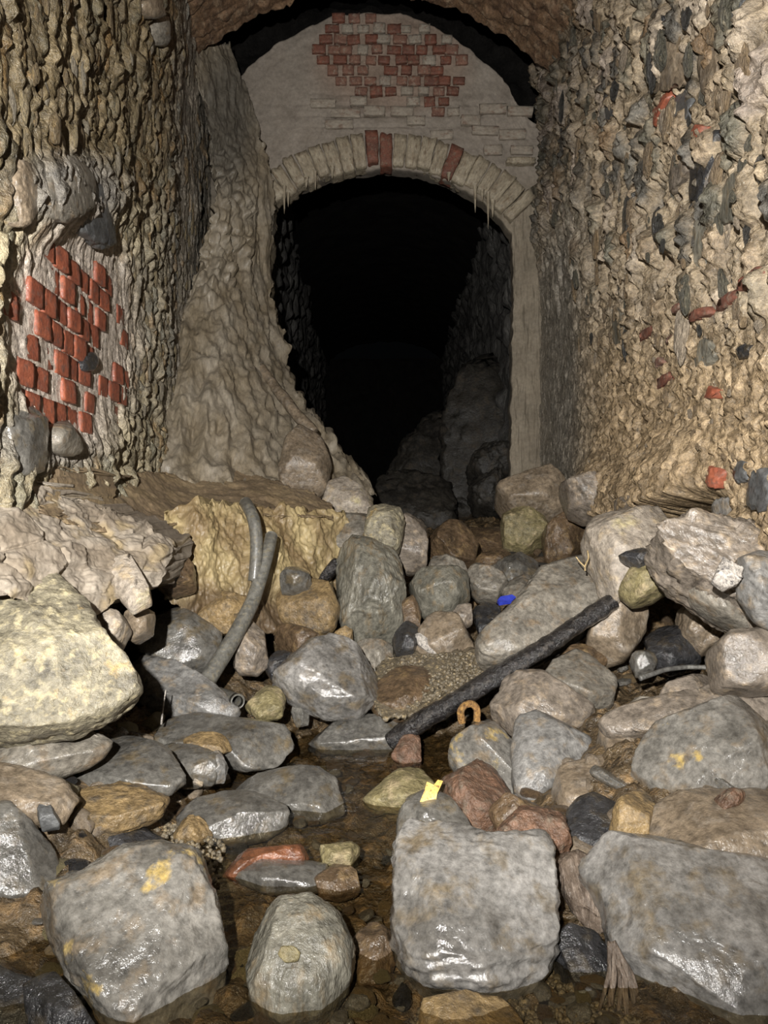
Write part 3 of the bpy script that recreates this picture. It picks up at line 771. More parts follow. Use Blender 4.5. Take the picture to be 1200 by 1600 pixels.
scatter_wall(1, WR, 170, poly("865,180 900,20 1195,5 1195,480 1010,560 930,600 870,560"), [], (.04, .13), (1.1, 2.3), ['rw1', 'rw1', 'rw2', 'rw2', 'rw3', 'rw4'], 8, .75)
scatter_wall(1, WR, 80, poly("930,600 1010,560 1195,480 1195,720 1040,740 930,730"), [], (.02, .045), (.7, 1.4), ['rw1', 'rw1', 'rw4'], 9, .9)

# ---- larger stones and brick fragments of the walls
wall_stone('stone', "40,290 62,252 92,246 120,268 112,320 70,345 38,335", -1, .035, .1, 'grey', WL, 0, level=5, amp=.1)
wall_stone('stone', "100,300 128,285 165,320 172,375 140,385 108,360", -1, .03, .1, 'slate', WL, 0, level=5, amp=.1)
wall_stone('stone', "0,250 38,262 40,330 20,352 0,350", -1, .03, .08, 'tan', WL, 0, level=5, amp=.1)
wall_stone('stone', "62,668 108,655 118,700 92,712 62,706", -1, .09, .08, 'grey', WL, .02)
wall_stone('stone', "0,650 40,640 72,690 50,735 0,745", -1, .05, .08, 'greywet', WL, 0, level=4, amp=.1)
wall_stone('stone', "118,555 152,548 150,575 124,582", -1, .05, .05, 'dark', WL, .0)
wall_stone('stone', "196,0 236,0 232,26 206,30", -1, .09, .06, 'tan', WL, .02)
wall_stone('stone', "222,30 244,18 252,45 240,72 226,66", -1, .09, .06, 'grey', WL, .02)
for pg, mt, tf in (("1032,62 1080,44 1094,80 1082,130 1040,142 1028,100", 'tan', .06), ("1112,74 1134,78 1138,140 1112,148 1104,110", 'tan', .05),
                   ("1150,0 1188,0 1184,28 1154,30", 'slate', .04), ("1132,280 1164,270 1172,340 1136,348 1126,310", 'greygreen', .05),
                   ("1094,352 1116,330 1114,420 1096,424", 'greygreen', .04), ("950,150 974,138 970,176 956,196", 'slate', .04),
                   ("1050,160 1088,138 1092,196 1056,206", 'slate', .04), ("1104,212 1130,205 1118,262 1098,314 1088,308 1092,250", 'dark', .03),
                   ("1112,262 1128,252 1110,318 1100,322", 'white', .035), ("1062,206 1090,206 1086,262 1058,300 1054,240", 'mauve', .05),
                   ("1030,186 1056,140 1060,150 1040,196", 'brick', .03), ("1102,212 1112,195 1122,198 1116,214", 'brick', .04),
                   ("958,488 978,480 980,530 968,548 960,530", 'greygreen', .04), ("1084,545 1108,528 1122,560 1100,574 1086,568", 'greygreen', .05),
                   ("1147,550 1165,538 1177,542 1170,557 1150,562", 'dark', .04), ("1097,610 1112,604 1132,612 1126,622 1100,622", 'brick', .04),
                   ("1110,745 1118,728 1136,735 1128,762 1116,760", 'brick', .05), ("1142,738 1154,720 1171,724 1166,748 1152,756", 'slate', .06),
                   ("1166,770 1176,728 1200,735 1215,790 1190,798 1168,788", 'slate', .09), ("1094,390 1110,380 1118,398 1098,402", 'dark', .03),
                   ("1008,780 1030,775 1040,800 1026,822 1008,812", 'mauve', .07), ("1100,790 1128,772 1150,808 1124,830 1100,815", 'bluegrey', .09),
                   ("948,170 958,160 960,210 950,215", 'white', .03), ("985,318 1000,300 996,370 984,372", 'rw3', .04), ("1036,25 1050,15 1062,30 1046,42", 'dark', .02)):
    wall_stone('stone' if mt != 'brick' else 'brick', pg, 1, tf * .4, .05, mt, WR, .0, level=4, amp=.13, e=.55)
for x0, y0, x1, y1, th in ((1158, 452, 1200, 422, 16), (1118, 482, 1156, 455, 14), (1092, 498, 1116, 484, 12), (1064, 488, 1082, 476, 8), (1002, 530, 1032, 512, 11), (1042, 536, 1068, 522, 10), (1016, 606, 1052, 584, 12), (1024, 572, 1036, 562, 9)):
    dx, dy = x1 - x0, y1 - y0; l = math.hypot(dx, dy); nx_, ny_ = -dy / l * th / 2, dx / l * th / 2
    wall_stone('brick', np.array([[x0 + nx_, y0 + ny_], [x0 - nx_, y0 - ny_], [x1 - nx_, y1 - ny_], [x1 + nx_, y1 + ny_]]), 1, .018, .05, 'brick_smear' if th < 11 else 'brick_dim', WR, .0, e=.4, cuts=3, amp=.14, level=4)

# ================================================================== BANKS
def fs_disp(W, px, py):
    v = fbm(W * np.array([9, 6, 1.1]), 201, 4, .5, ridged=True); sc = fbm(W * np.array([16, 10, 6]), 202, 4, .55)
    g1, g2, i = voronoi(W * np.array([16, 8, 12]), 203)
    up = blob(px, py, 335, 350, 60, 130, .4)
    return .09 * v + .05 * fbm(W * np.array([7, 5, .9]), 207, 3) + .022 * sc + .04 * up * sstep(0, .5, g2 - g1) * (.3 + idr(i, 1)) + .03 * fbm(W * 3, 204, 3)
def fs_col(W, px, py):
    a, b, c = L3(142, 132, 114), L3(128, 115, 92), L3(108, 102, 90)
    n = fbm(W * np.array([9, 5, 3]), 205, 4)
    t = sstep(-.25, .3, n)[:, None]; col = a * t + b * (1 - t)
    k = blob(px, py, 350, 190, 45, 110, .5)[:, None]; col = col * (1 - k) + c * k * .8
    return col
fl = patch('flowstone', [(70, 296, 352), (108, 300, 368), (160, 316, 392), (230, 326, 404), (300, 330, 426), (345, 326, 422), (400, 312, 424), (470, 296, 420), (490, 286, 430), (540, 276, 446), (600, 262, 458), (660, 248, 490), (700, 236, 522), (745, 225, 556), (780, 225, 585)],
           [(300, 108, 4.9), (370, 110, 5.36), (340, 200, 5.0), (400, 200, 5.33), (330, 340, 4.75), (380, 320, 4.95), (422, 330, 5.25), (296, 470, 4.55), (360, 480, 4.6), (420, 480, 5.1), (266, 600, 4.1), (340, 600, 4.15), (400, 600, 4.45), (455, 600, 4.85),
            (240, 700, 3.8), (330, 700, 3.9), (420, 700, 4.2), (490, 680, 4.6), (530, 720, 4.5), (226, 780, 3.6), (340, 780, 3.7), (450, 780, 4.0), (585, 780, 4.35)],
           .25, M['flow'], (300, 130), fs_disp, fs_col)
tag(fl, 'grey tan flowstone curtain coating the left jamb of the arch', 'flowstone')

def lg_disp(W, px, py):
    return .035 * fbm(W * np.array([6, 6, 9]), 211, 5, .55) + .012 * fbm(W * np.array([18, 14, 18]), 212, 4, .6)
def lg_col(W, px, py):
    a, b = L3(156, 134, 98), L3(132, 112, 84); n = sstep(-.2, .25, fbm(W * np.array([5, 9, 12]), 213, 4))[:, None]
    return a * n + b * (1 - n)
bl = patch('mud_ledge', [(60, 732, 800), (100, 728, 815), (150, 738, 830), (230, 738, 835), (290, 742, 815), (330, 730, 812), (380, 736, 808), (430, 752, 806), (480, 768, 806), (520, 788, 812)],
           [(60, 732, 2.3), (60, 800, 2.1), (90, 728, 2.42), (90, 815, 2.15), (160, 738, 2.95), (160, 820, 2.45), (230, 740, 3.4), (230, 830, 2.8), (300, 738, 3.85), (300, 812, 3.1), (380, 736, 3.95), (380, 808, 3.25), (450, 756, 3.9), (450, 806, 3.35), (520, 788, 3.75), (520, 812, 3.5)],
           .5, M['flow'], (330, 60), lg_disp, lg_col, axis='x', jit=7.)
tag(bl, 'brown sloping mud-crusted ledge at the foot of the left wall', 'ledge')
def yf_disp(W, px, py):
    g1, g2, i = voronoi(W * np.array([7, 5, 8]), 224)
    return .13 * fbm(W * np.array([6, 5, 4]), 221, 5, .55) + .04 * fbm(W * np.array([16, 10, 4]), 222, 4, .6, ridged=True) + .05 * sstep(0, .3, g2 - g1) * (idr(i, 1) - .3) * sstep(860, 900, py)
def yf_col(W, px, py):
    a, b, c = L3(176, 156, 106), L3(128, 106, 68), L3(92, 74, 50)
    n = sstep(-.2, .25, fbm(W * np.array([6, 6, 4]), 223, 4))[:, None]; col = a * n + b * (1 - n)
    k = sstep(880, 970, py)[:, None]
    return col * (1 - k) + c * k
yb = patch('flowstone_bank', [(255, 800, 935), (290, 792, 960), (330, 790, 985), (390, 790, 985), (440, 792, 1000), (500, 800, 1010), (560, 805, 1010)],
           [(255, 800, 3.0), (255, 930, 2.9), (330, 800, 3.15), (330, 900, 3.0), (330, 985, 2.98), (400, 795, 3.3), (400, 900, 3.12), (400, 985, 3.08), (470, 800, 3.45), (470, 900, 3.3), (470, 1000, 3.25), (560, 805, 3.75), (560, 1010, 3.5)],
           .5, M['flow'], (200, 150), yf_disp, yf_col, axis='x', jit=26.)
tag(yb, 'yellow flowstone-coated bank below the brown ledge behind the pipes', 'flowstone')

# ================================================================== ROCKS
R_ = rock
# --- left bank
R_('boulder', 'big pale boulder with yellow crust in front of the left ledge', "-70,900 -20,866 30,862 80,890 130,940 165,1000 200,1040 205,1068 165,1100 110,1125 40,1140 -60,1145", (1.72, 2.0), .17, .2, 'yellowcrust', level=6, amp=.05, freq=3, cuts=9)
R_('boulder', 'grey underside slab wedged beneath the pale yellow boulder', "90,1128 150,1075 200,1040 206,1062 188,1088 140,1112 105,1132", (1.9, 2.0), .05, .12, 'grey', level=4)
def pl_disp(W, px, py):
    st = fbm(np.stack([W[:, 0] * 3, W[:, 1] * 3, W[:, 2] * 26 + W[:, 0] * 8], 1), 231, 4, .55)
    g1, g2, i = voronoi(W * np.array([9, 7, 14]), 232)
    return .03 * st + .04 * fbm(W * 5, 233, 5, .6) + .03 * sstep(0, .12, g2 - g1) * (idr(i, 1) - .4)
def pl_col(W, px, py):
    a, b, c = L3(160, 149, 133), L3(134, 121, 103), L3(154, 136, 102); n = sstep(-.25, .25, fbm(W * np.array([5, 5, 11]), 234, 5))[:, None]
    k = sstep(.05, .3, fbm(W * 9 + 4, 235, 4))[:, None]
    return (a * n + b * (1 - n)) * (1 - k) + c * k
rl = patch('rock_ledge', [(-70, 740, 930), (0, 742, 930), (50, 755, 940), (110, 775, 960), (150, 792, 962), (185, 806, 935), (215, 815, 940), (246, 828, 915), (262, 838, 884), (270, 848, 864)],
           [(-70, 740, 1.88), (-70, 930, 1.7), (0, 742, 2.02), (0, 850, 1.88), (0, 930, 1.8), (100, 775, 2.3), (100, 860, 2.08), (100, 955, 2.0), (180, 806, 2.5), (180, 870, 2.28), (180, 935, 2.2), (250, 830, 2.6), (250, 870, 2.45), (240, 915, 2.38), (270, 850, 2.6)],
           .35, M['plaster'], (260, 150), pl_disp, pl_col, axis='x')
tag(rl, 'pale cracked limestone ledge jutting from the left wall', 'ledge')
R_('broken_block', 'pale square-ended block projecting from the limestone ledge', "166,880 205,872 232,918 234,936 204,950 186,930", (2.16, 2.3), .025, .04, 'pale', level=5, e=.3, cuts=2, amp=.03)
R_('broken_block', 'short broken stub below the square-ended block', "198,960 214,948 234,950 230,985 205,1000 190,992", (2.28, 2.32), .05, .1, 'tan', level=4, e=.5)
R_('broken_block', 'tan wedge of limestone beside the dark crack in the ledge', "148,950 186,956 196,975 178,1008 160,985", (2.15, 2.2), .05, .1, 'pale', level=4, e=.5)
R_('rock', 'brown rock in the hollow behind the limestone ledge', "232,870 268,855 300,880 300,905 262,915 238,905", (2.75, 2.85), .09, .15, 'brown')
R_('rock', 'dark brown shaded boulder under the limestone ledge', "206,990 250,955 310,950 345,985 335,1030 280,1045 225,1030", (2.75, 2.95), .12, .15, 'greywet', level=4)
R_('rock', 'rough ochre rock hanging under the yellow bank', "298,935 340,925 395,935 402,965 375,985 338,992 308,985", (2.96, 3.0), .10, .15, 'ochre', amp=.08)
R_('slab', 'blue-grey tilted slab lying beside the open pipe end', "200,1045 228,1026 285,1045 340,1078 372,1108 358,1120 300,1118 235,1108 205,1085", (2.55, 2.75), .08, .07, 'bluegrey', level=5, amp=.05, strata=.05, sdir=(.5, 1, .2))
R_('rock', 'pinkish upright stone leaning on the yellow bank beside the long pipe', "360,1030 372,990 392,972 412,990 418,1035 400,1050 372,1048", (2.82, 2.95), .09, .08, 'mauve')
R_('rock', 'small angular pale-sided stone beside the open pipe end', "384,1100 392,1084 420,1076 446,1092 440,1112 405,1118", (2.55, 2.7), .06, .05, 'olive')
R_('rock', 'yellow-brown rock with dark top in the bank left of the upright stone', "432,930 470,905 515,915 530,950 520,985 480,995 440,970", (3.12, 3.25), .10, .12, 'ochre', level=4)
R_('rock', 'small grey-brown rounded stone above the yellow-brown rock', "438,905 455,888 480,890 488,915 460,925 440,922", (3.14, 3.22), .07, .08, 'greywet')
R_('rock', 'brown rock under the yellow bank next to the pointed stone', "425,985 460,975 500,1000 520,1015 480,1028 440,1020", (3.0, 3.1), .08, .08, 'brown')
R_('pebble', 'orange rounded cobble at the foot of the upright stone', "522,990 535,978 550,985 552,1005 535,1012 522,1005", (3.1, 3.15), .04, .05, 'ochre', cat='pebble')
R_('driftwood_stub', 'dark pointed wooden stub sticking out beside the upright stone', "496,905 522,872 532,868 530,890 512,906", (3.32, 3.36), .03, .05, 'barbark', cat='wood', e=.6)
# --- rubble dam
R_('boulder', 'tall upright grey boulder in the rubble dam', "528,885 546,856 575,862 612,874 628,900 633,955 616,990 580,1006 545,1002 532,960", (3.12, 3.42), .16, .16, 'greygreen', level=6, e=.55, strata=.04, sdir=(.3, 1, 0))
R_('block', 'small pale yellow speckled block standing on top of the dam', "571,828 578,796 596,791 624,797 631,816 626,848 612,880 594,864 570,848", (3.38, 3.5), .08, .10, 'yellowcrust', amp=.06, e=.5, cuts=4, level=5)
R_('block', 'squarish pinkish grey block behind the pale speckled block', "614,812 640,806 662,807 668,832 665,888 640,893 612,884", (3.55, 3.65), .12, .12, 'mauve', level=4, e=.5, cuts=5)
R_('block', 'brown and ochre rounded block beside the pinkish block', "667,840 690,824 730,825 745,850 740,878 705,882 668,872", (3.75, 3.9), .13, .13, 'brown', e=.6)
R_('slab', 'flat grey slab behind the pale speckled block', "500,820 540,806 590,808 590,850 540,862 500,850", (3.55, 3.75), .08, .12, 'grey', e=.5)
R_('rock', 'dark layered grey-green rock in the dam under the pinkish block', "640,912 662,890 700,886 728,908 733,935 706,950 662,952", (3.18, 3.34), .13, .13, 'greygreen', level=4, strata=.07, sdir=(.6, 1, 0))
R_('rock', 'small flat grey rock resting above the layered rock', "668,886 684,870 715,872 730,888 712,898 680,898", (3.45, 3.55), .07, .08, 'grey')
R_('rock', 'grey-brown angular rock next to the layered rock', "724,905 745,882 778,890 792,915 776,935 745,930", (3.3, 3.42), .10, .10, 'grey')
R_('rock', 'dark knobbly rock behind the blue plastic scrap', "768,880 800,868 838,880 842,905 800,915 775,905", (3.5, 3.7), .10, .12, 'greywet')
R_('rock', 'flat wet rock beside the blue plastic scrap', "740,875 770,865 800,870 790,890 750,895", (3.7, 3.85), .08, .1, 'brown')
R_('rock', 'low grey slab lying beyond the blue plastic scrap', "782,918 815,905 850,910 852,930 800,936", (3.25, 3.4), .05, .06, 'grey')
R_('rock', 'small mauve stone wedged below the layered rock', "706,960 718,944 736,948 738,972 718,982", (3.05, 3.12), .05, .06, 'mauve')
R_('rock', 'dark olive pebble wedged beside the mauve stone', "738,950 760,945 782,955 778,985 750,990", (3.05, 3.2), .05, .06, 'dark')
R_('rock', 'dark rounded stone between upright boulder and layered rock', "628,940 645,930 658,955 655,985 632,985", (3.15, 3.2), .05, .08, 'brown')
R_('rock', 'brown rock with a pale ochre top in front of the layered rock', "640,1008 650,980 690,958 722,965 732,995 762,1010 700,1030", (2.92, 3.12), .10, .10, 'tan', level=4, cuts=9)
R_('rock', 'dark blue-black wet stone at the foot of the upright boulder', "614,1000 632,972 652,968 655,1000 645,1022 620,1022", (2.95, 3.05), .07, .08, 'dark')
R_('shard', 'white flat facet stone lying in the gravel', "648,992 656,990 690,1014 694,1022 672,1020 654,1008", (2.93, 2.97), .012, .03, 'white', cat='stone', e=.5)
R_('rock', 'pointed pale grey stone tapering to its left over the pool', "428,1072 450,1046 482,1020 515,1007 555,1018 586,1045 594,1082 560,1112 505,1112 458,1094", (2.62, 2.86), .13, .11, 'fgrey', level=6, amp=.04, e=.8, cuts=2)
R_('rock', 'grey-brown stone tucked behind the pointed pale stone', "548,1012 580,1000 612,1012 616,1050 595,1075 570,1050", (2.95, 3.05), .09, .1, 'grey')
R_('rock', 'brown earthy lump beside the pointed pale stone', "575,1088 610,1055 660,1050 690,1075 670,1108 620,1118 590,1112", (2.65, 2.85), .07, .08, 'brown', amp=.07)
R_('rock', 'small dark wet stone in the pool behind the pointed stone', "412,1040 440,1020 465,1028 455,1050 425,1058", (2.85, 2.95), .05, .06, 'dark')
# --- right: leaning boulder, shelf of rock
R_('boulder', 'large brown leaning boulder with a peaked top behind the black timber', "748,1000 790,962 822,925 850,888 888,854 915,852 940,884 956,915 950,950 905,985 860,1012 800,1030 755,1025", (2.62, 2.98), .10, .22, 'grey', level=6, amp=.05, e=.85, cuts=3)
R_('boulder', 'rounded brown boulder behind the far end of the black timber', "925,950 955,915 985,920 1005,945 1008,985 985,1020 945,1035 920,1010", (2.6, 2.78), .13, .15, 'tan', level=4)
R_('boulder', 'yellow-tan boulder bedded at the foot of the right wall', "915,838 935,802 975,786 1030,795 1065,830 1075,860 1040,880 1000,900 965,935 945,905", (2.58, 2.85), .15, .2, 'pale', level=5, amp=.06)
R_('rock', 'olive crusted rock overhanging the dark hollow', "972,905 990,880 1035,862 1062,878 1070,898 1035,920 995,928", (2.42, 2.52), .10, .15, 'olive', level=4, amp=.06)
R_('rock', 'black tarry stone on top of the olive rock', "968,862 1000,858 1038,862 1030,876 1000,884 985,872", (2.45, 2.5), .03, .06, 'dark')
R_('rock_shelf', 'grey jagged rock shelf projecting over the dark hollow', "1030,838 1060,812 1100,815 1150,820 1215,800 1260,850 1260,960 1210,985 1170,950 1120,920 1075,895 1045,865", (2.02, 2.2), .10, .25, 'mauve', level=6, amp=.11, freq=3, strata=.12, sdir=(.4, 1, .3), e=.6, cuts=9)
R_('rock', 'grey splintered slab below the rock shelf', "1080,905 1110,915 1165,950 1195,975 1180,985 1130,960 1090,930", (2.08, 2.14), .04, .12, 'grey', level=4)
R_('rock', 'white and black crystalline patch stone on the rock shelf', "1118,902 1131,872 1147,882 1160,888 1156,908 1138,916", (1.89, 1.93), .006, .05, 'white', amp=.16, e=.5)
R_('rock', 'dark slaty wedge at the end of the rock shelf', "1160,870 1195,850 1230,880 1230,985 1195,970 1165,925", (1.88, 1.96), .06, .1, 'bluegrey')
R_('rock', 'tan crumbly rock deep in the hollow under the shelf', "1062,950 1095,935 1120,960 1130,1000 1100,1010 1070,990", (2.5, 2.65), .10, .12, 'tan', amp=.08)
R_('rock', 'olive mossy stone under the outer lip of the shelf', "1128,948 1160,955 1200,968 1230,985 1200,992 1150,985", (2.15, 2.2), .04, .1, 'olive')
R_('rock', 'dark flat stone in the hollow beside the leaning boulder', "1010,990 1040,975 1085,990 1095,1030 1050,1040 1015,1025", (2.5, 2.7), .07, .08, 'dark')
R_('rock', 'small dark stone at the edge of the hollow pool', "985,1030 1010,1015 1030,1030 1020,1050 995,1050", (2.5, 2.58), .05, .05, 'greywet')
R_('boulder', 'rounded tan boulder jutting from the foot of the right wall', "776,768 788,742 815,732 850,738 880,760 900,795 880,812 840,808 798,795", (4.1, 4.3), .2, .3, 'tan', level=4)
R_('rock', 'yellowish rock below the rounded tan boulder', "784,812 806,798 850,812 856,835 820,850 790,842", (4.0, 4.15), .12, .2, 'olive')
R_('rock', 'dark brown rock in the shadow beside the passage mouth', "850,822 890,812 915,840 890,865 855,860", (3.8, 4.0), .12, .2, 'brown')
R_('rock', 'layered grey rock at the undercut foot of the right wall', "880,745 915,738 945,765 975,785 930,795 895,780", (3.5, 3.6), .1, .25, 'mauve', strata=.08)
# --- right bank
R_('rock', 'grey mottled rock lying under the middle of the black timber', "770,1108 790,1072 828,1053 870,1068 915,1100 930,1128 880,1138 810,1138", (2.32, 2.55), .10, .10, 'mauve', level=5)
R_('rock', 'domed grey rock with a pale rim below the far end of the timber', "848,1062 870,1040 905,1026 945,1036 960,1065 958,1092 920,1100 880,1085", (2.42, 2.62), .10, .10, 'grey', level=4)
R_('rock', 'brown shadowed rock behind the domed grey rock', "862,1030 890,1006 930,1015 948,1036 905,1050", (2.62, 2.72), .08, .1, 'brown')
R_('rock', 'rounded pale grey rock with a yellow stained foot in the stream edge', "702,1182 716,1146 748,1125 782,1130 802,1158 806,1205 800,1236 768,1228 728,1208", (2.1, 2.35), .10, .09, 'greyyellow', level=5, amp=.03)
R_('rock', 'smooth blue-grey rock with a cream vein', "800,1175 806,1140 840,1124 890,1128 925,1160 948,1190 915,1215 870,1235 832,1254 806,1235", (2.0, 2.25), .11, .10, 'bluegrey', level=5, amp=.03)
R_('rock', 'light tan rock between the blue-grey and yellow-stained rocks', "848,1235 880,1215 940,1195 985,1195 1002,1235 975,1262 920,1272 868,1262", (1.86, 2.05), .09, .10, 'tan', level=4)
R_('rock', 'tan knobbly rock behind the light tan rock', "935,1150 965,1132 1000,1140 1015,1175 985,1200 950,1195", (2.0, 2.14), .08, .1, 'tan')
R_('boulder', 'large grey boulder with yellow lichen stains on the right bank', "990,1192 1006,1162 1050,1126 1110,1112 1165,1128 1205,1170 1215,1215 1190,1245 1130,1266 1080,1260 1032,1228", (1.72, 1.98), .12, .12, 'greyyellow', level=6, amp=.035, e=.68)
R_('rock', 'red-brown crumb of brick at the foot of the yellow-stained boulder', "1116,1245 1140,1232 1165,1240 1160,1258 1130,1268", (1.62, 1.66), .03, .04, 'redstone')
R_('slab', 'broad brown slab along the top of the right bank', "940,1118 990,1100 1060,1088 1130,1075 1210,1085 1260,1110 1260,1180 1180,1130 1100,1112 1020,1150 960,1150", (1.98, 2.1), .08, .12, 'mauve', level=5)
R_('slab', 'pink-tipped flat stone lying on the brown slab', "1032,1085 1060,1070 1110,1068 1128,1080 1100,1098 1050,1100", (2.03, 2.14), .05, .06, 'mauve')
R_('rock', 'small flat grey stone at the end of the brown slab', "985,1102 1010,1088 1036,1095 1032,1115 1000,1120", (2.1, 2.2), .05, .06, 'grey')
R_('block', 'squarish grey block against the right wall below the shelf', "1118,1010 1135,992 1190,990 1240,998 1240,1075 1190,1078 1130,1072", (1.95, 2.02), .09, .12, 'mauve', level=4, e=.5, cuts=5)
R_('slab', 'pinkish brown slab below the yellow-stained boulder', "1010,1300 1035,1265 1100,1262 1180,1262 1260,1275 1260,1345 1180,1352 1100,1345 1040,1325", (1.5, 1.72), .08, .10, 'tan', level=5, amp=.05)
R_('boulder', 'huge smooth wet grey boulder with brown top beside the frayed roots', "915,1352 950,1318 1010,1312 1060,1330 1110,1352 1200,1356 1280,1390 1300,1650 1120,1650 1050,1590 1000,1530 955,1465 945,1405", (1.2, 1.52), .11, .15, 'fgrey', level=6, amp=.04, freq=2.4, e=.7, seed=412)
R_('rock', 'ochre stained stone above the huge wet boulder', "950,1300 970,1250 1005,1240 1022,1275 1010,1312 970,1316", (1.62, 1.78), .06, .07, 'ochre')
R_('rock', 'glossy black stone between ochre stone and red crumbly brick', "880,1285 890,1262 930,1256 966,1268 960,1300 930,1320 895,1312", (1.68, 1.82), .06, .07, 'dark', level=4)
R_('brick_lump', 'crumbly red brick lump behind the big square stone', "770,1300 785,1282 830,1280 880,1290 888,1318 850,1332 795,1328", (1.6, 1.72), .05, .07, 'redstone', cat='brick', amp=.1)
R_('rock', 'rough reddish brown rock beside the yellow scrap', "686,1228 705,1205 745,1200 785,1215 808,1250 790,1282 745,1292 708,1275", (1.9, 2.12), .09, .09, 'redstone', level=5, amp=.06)
R_('rock', 'brown pebbly stone under the rounded pale grey rock', "765,1262 800,1245 850,1258 860,1280 820,1290 780,1288", (1.8, 1.9), .05, .06, 'brown')
# --- stream stones
R_('block', 'big square grey stone standing in the stream', "620,1345 640,1303 700,1312 762,1330 842,1322 856,1345 860,1420 862,1490 838,1540 790,1558 735,1562 680,1552 640,1522 618,1462", (1.3, 1.55), .09, .10, 'fgrey', level=6, amp=.045, e=.5, cuts=5, cutlo=.75, freq=3, strata=.05)
R_('rock', 'dark smooth wet stone behind the big square stone', "620,1290 638,1260 675,1254 715,1272 736,1300 700,1312 650,1310", (1.78, 1.95), .06, .06, 'greywet', level=4)
R_('slab', 'flat green-grey wedge stone pointing away from the yellow scrap', "566,1242 600,1222 640,1204 668,1204 686,1226 676,1250 630,1256 590,1252", (2.08, 2.22), .05, .06, 'olive', level=4)
R_('boulder', 'pale grey rounded boulder with yellow stains standing in the stream', "64,1415 130,1388 196,1346 258,1332 312,1350 336,1420 350,1490 346,1545 318,1590 260,1625 180,1612 120,1545 84,1465", (1.22, 1.5), .10, .11, 'greyyellow', level=6, amp=.05, freq=2.6, e=.82, cuts=3, seed=77)
R_('boulder', 'round grey-green boulder with a pale round blotch', "388,1505 398,1455 438,1420 488,1414 530,1442 552,1490 542,1540 502,1590 435,1604 396,1572", (1.24, 1.42), .08, .08, 'greygreen', level=6, amp=.04, freq=3, e=.75, cuts=3)
rb = [o for o in bpy.data.objects if o.get('label') == 'round grey-green boulder with a pale round blotch'][0]
R_('pale_blotch', 'pale round blotch', "432,1490 440,1478 458,1478 470,1488 464,1502 446,1504", (1.243, 1.257), .003, .03, 'olive', parent=rb, level=3, amp=.04)
R_('rock', 'dark wet grey stone cut by the left edge of the stream', "-60,1268 20,1262 66,1300 96,1345 72,1372 10,1388 -60,1390", (1.5, 1.7), .08, .08, 'greywet', level=5)
R_('rock', 'low black wet stone beside the pale rounded boulder', "124,1318 165,1296 228,1294 256,1310 240,1338 190,1348 142,1342", (1.72, 1.86), .05, .05, 'dark', level=4)
R_('slab', 'long flat grey slab on the left bank', "66,1192 125,1166 200,1156 262,1178 288,1212 262,1230 200,1232 130,1222", (1.9, 2.1), .05, .06, 'greywet', level=5, amp=.04)
R_('slab', 'broad grey slab under the pale yellow boulder', "-60,1150 40,1136 120,1142 172,1152 150,1172 80,1195 0,1215 -60,1215", (1.75, 1.92), .05, .08, 'grey', level=5, amp=.04)
R_('rock', 'gritty ochre rock below the long flat slab', "90,1250 150,1228 215,1228 262,1240 250,1262 180,1282 110,1285", (1.74, 1.9), .04, .06, 'ochre', level=5, amp=.08)
R_('rock', 'brown mottled rock on the left bank beside the gritty ochre rock', "-60,1210 20,1205 80,1212 120,1235 100,1270 40,1275 -60,1262", (1.62, 1.75), .05, .06, 'tan', level=5)
R_('pebble', 'dark grey triangular pebble on the gritty ochre rock', "56,1262 70,1254 92,1268 92,1286 64,1290", (1.6, 1.66), .03, .03, 'slate', cat='pebble')
R_('slab', 'wet grey slab in front of the tilted blue-grey slab', "238,1160 268,1132 330,1117 400,1124 440,1138 456,1160 440,1182 385,1190 330,1178 270,1176", (2.3, 2.55), .06, .07, 'greywet', level=5, amp=.04)
R_('rock', 'small ochre cobble lying on the wet grey slab', "288,1160 310,1150 350,1152 366,1164 340,1174 300,1174", (2.26, 2.34), .03, .03, 'ochre')
R_('slab', 'brownish slab between the wet grey slab and the long flat slab', "215,1190 250,1168 310,1172 345,1190 335,1212 280,1216", (2.1, 2.24), .05, .06, 'greywet')
R_('pebble', 'blue-grey round cobble at the end of the brownish slab', "318,1212 326,1178 346,1174 356,1190 350,1216 330,1220", (2.12, 2.2), .04, .04, 'bluegrey', cat='pebble')
R_('pebble', 'cream oval pebble near the blue-grey cobble', "290,1210 302,1204 318,1214 316,1226 300,1222", (2.1, 2.14), .02, .02, 'pale', cat='pebble')
R_('pebble', 'round yellow-green pebble at the edge of the pool', "378,1192 386,1186 398,1190 396,1200 382,1200", (2.36, 2.4), .02, .02, 'olive', cat='pebble')
R_('rock', 'flat wet grey stone in midstream with a shining edge', "368,1226 386,1208 440,1199 490,1204 524,1228 540,1260 506,1272 445,1264 400,1250", (2.05, 2.25), .05, .06, 'greywet', level=5, amp=.04)
R_('rock', 'low wet grey stone beside the shining midstream stone', "278,1284 308,1258 350,1246 402,1244 440,1260 450,1276 420,1294 350,1304 300,1304", (1.88, 2.05), .05, .06, 'greywet', level=5, amp=.04)
R_('rock', 'rough ochre stone at the end of the low wet grey stone', "268,1300 284,1282 315,1282 332,1298 310,1310 280,1312", (1.84, 1.9), .03, .04, 'ochre', amp=.1)
R_('brick_piece', 'orange-brown worn brick piece lying in the shallow water', "344,1356 354,1334 400,1326 460,1324 482,1334 470,1346 410,1350 366,1362", (1.68, 1.78), .03, .04, 'redwet', cat='brick')
R_('rock', 'flat grey stone in front of the orange-brown brick piece', "362,1362 400,1344 460,1342 510,1350 530,1372 480,1384 410,1382", (1.64, 1.74), .035, .04, 'greywet', level=4)
R_('rock', 'gritty brown stone at the end of the flat grey stone', "490,1372 520,1352 555,1364 562,1385 530,1395 500,1390", (1.62, 1.7), .03, .04, 'brown')
